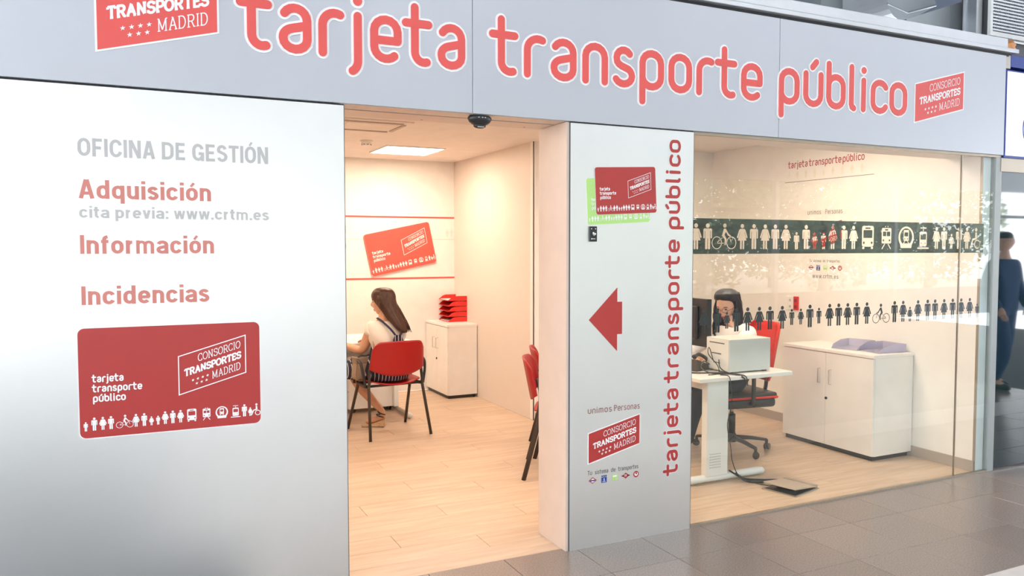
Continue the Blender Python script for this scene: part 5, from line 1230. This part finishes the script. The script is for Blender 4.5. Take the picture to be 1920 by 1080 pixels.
struct('floor_street', box(-30, 40, -40, -12, -.12, -.01), M['ground'])
def tree(x, y, h, i):
    t = thing('tree', (x, y, 0), 'leafy tree outside the hall, %s, reflected in glass' % ['third from the left in the near row', 'first in the far row', 'fourth in the near row', 'second in the far row', 'fifth in the near row', 'third in the far row', 'sixth in the near row', 'fourth in the far row', 'seventh in the near row', 'fifth in the far row', 'second in the near row', 'first in the near row'][i], 'tree', group='trees outside the hall front')
    obj('trunk', tube(bmesh.new(), [(0, 0, 0), (.05, 0, h*.3), (-.05, .05, h*.55)], [.16, .13, .08], 8), M['bark'], t)
    g = bmesh.new(); rnd = random.Random(i)
    for k in range(3600):
        a = rnd.uniform(0, 6.283); q = math.acos(rnd.uniform(-1, 1)); r = rnd.uniform(.55, 1)
        c = Vector((math.cos(a)*math.sin(q)*h*.46*r, math.sin(a)*math.sin(q)*h*.46*r, h*.52+math.cos(q)*h*.47*r)); s = rnd.uniform(.07, .15)
        e1 = Vector((rnd.gauss(0, 1), rnd.gauss(0, 1), rnd.gauss(0, 1))).normalized(); e2 = e1.orthogonal().normalized()
        g.faces.new([g.verts.new(c+e1*s), g.verts.new(c+e2*s*.5), g.verts.new(c-e1*s), g.verts.new(c-e2*s*.5)])
    obj('foliage', g, M['leaf'], t, kind='stuff')
for i, (x, y, h) in enumerate([(5.5, -15, 5), (8, -21, 5.3), (10.3, -15, 5), (13.2, -21, 5.3), (15.1, -15, 5), (18.4, -21, 5.3), (20, -15, 5), (23.6, -21, 5.3), (25, -15, 5), (28.8, -21, 5.3), (.6, -15, 5), (-4.3, -15, 5)]): tree(x, y, h, i)
# a man in a blue suit, seen only in the dark glass
t = thing('person', (8.95, -2.1, 0), 'man in a blue suit standing in the hall, seen reflected in the dark glass', 'person')
X0, Y0 = 8.95, -2.1
R3 = {'pelvis': ((X0, Y0, .95), (.16, .12)), 'waist': ((X0, Y0, 1.1), (.15, .11)), 'chest': ((X0, Y0, 1.32), (.18, .12)), 'neckbase': ((X0, Y0, 1.47), (.09, .07)), 'neck': ((X0, Y0, 1.53), .055), 'skull': ((X0, Y0, 1.60), .055),
      'shL': ((X0-.19, Y0, 1.41), .065), 'elL': ((X0-.27, Y0-.05, 1.13), .048), 'wrL': ((X0-.22, Y0+.12, .92), .032), 'shR': ((X0+.19, Y0, 1.41), .065), 'elR': ((X0+.28, Y0+.0, 1.13), .048), 'wrR': ((X0+.25, Y0+.12, .92), .032),
      'hipL': ((X0-.09, Y0, .90), .095), 'knL': ((X0-.10, Y0+.10, .50), .065), 'caL': ((X0-.10, Y0+.08, .34), .055), 'anL': ((X0-.10, Y0-.02, .09), .04), 'toL': ((X0-.10, Y0+.12, .035), .035),
      'hipR': ((X0+.09, Y0, .90), .095), 'knR': ((X0+.10, Y0-.02, .50), .065), 'caR': ((X0+.10, Y0-.08, .34), .055), 'anR': ((X0+.10, Y0-.16, .09), .04), 'toR': ((X0+.10, Y0-.02, .035), .035)}
bo, f, side, u = body('m', t, CH1, R3, M['skin2'], (X0, Y0+.01, 1.66), (-.5, -1, 0), [((X0-.22, Y0+.12, .92), (.1, .3, -1), (-1, 0, 0), 1, .5, 1), ((X0+.25, Y0+.12, .92), (0, .3, -1), (1, 0, 0), 1, .5, -1)])
face_parts((X0, Y0+.01, 1.66), f, side, u, t)
cloth('suit', [['pelvis', 'waist', 'chest', 'neckbase'], ['chest', 'shL', 'elL', 'wrL'], ['chest', 'shR', 'elR', 'wrR'], ['pelvis', 'hipL', 'knL', 'caL', 'anL'], ['pelvis', 'hipR', 'knR', 'caR', 'anR']], {k: v for k, v in R3.items() if k not in ('neck', 'skull', 'toL', 'toR')}, M['bluecloth'], t, grow=.012)
g = bmesh.new(); hairmass(g, [((X0, Y0-.005, 1.66+z), rx, rx*1.15, 0) for z, rx in ((.125, .03), (.11, .06), (.08, .078), (.05, .080))]); obj('hair', g, M['hair2'], t, world=True, smooth=True)
for s in ('L', 'R'):
    a, b = Vector(R3['an'+s][0]), Vector(R3['to'+s][0]); g = bmesh.new(); tube(g, [(a.x, a.y-.05, .035), (a.x, a.y, .045), (a.x, b.y, .038), (a.x, b.y+.05, .028)], [.025, .042, .038, .02], 12); obj('shoe', g, M['black'], t, world=True, smooth=True)
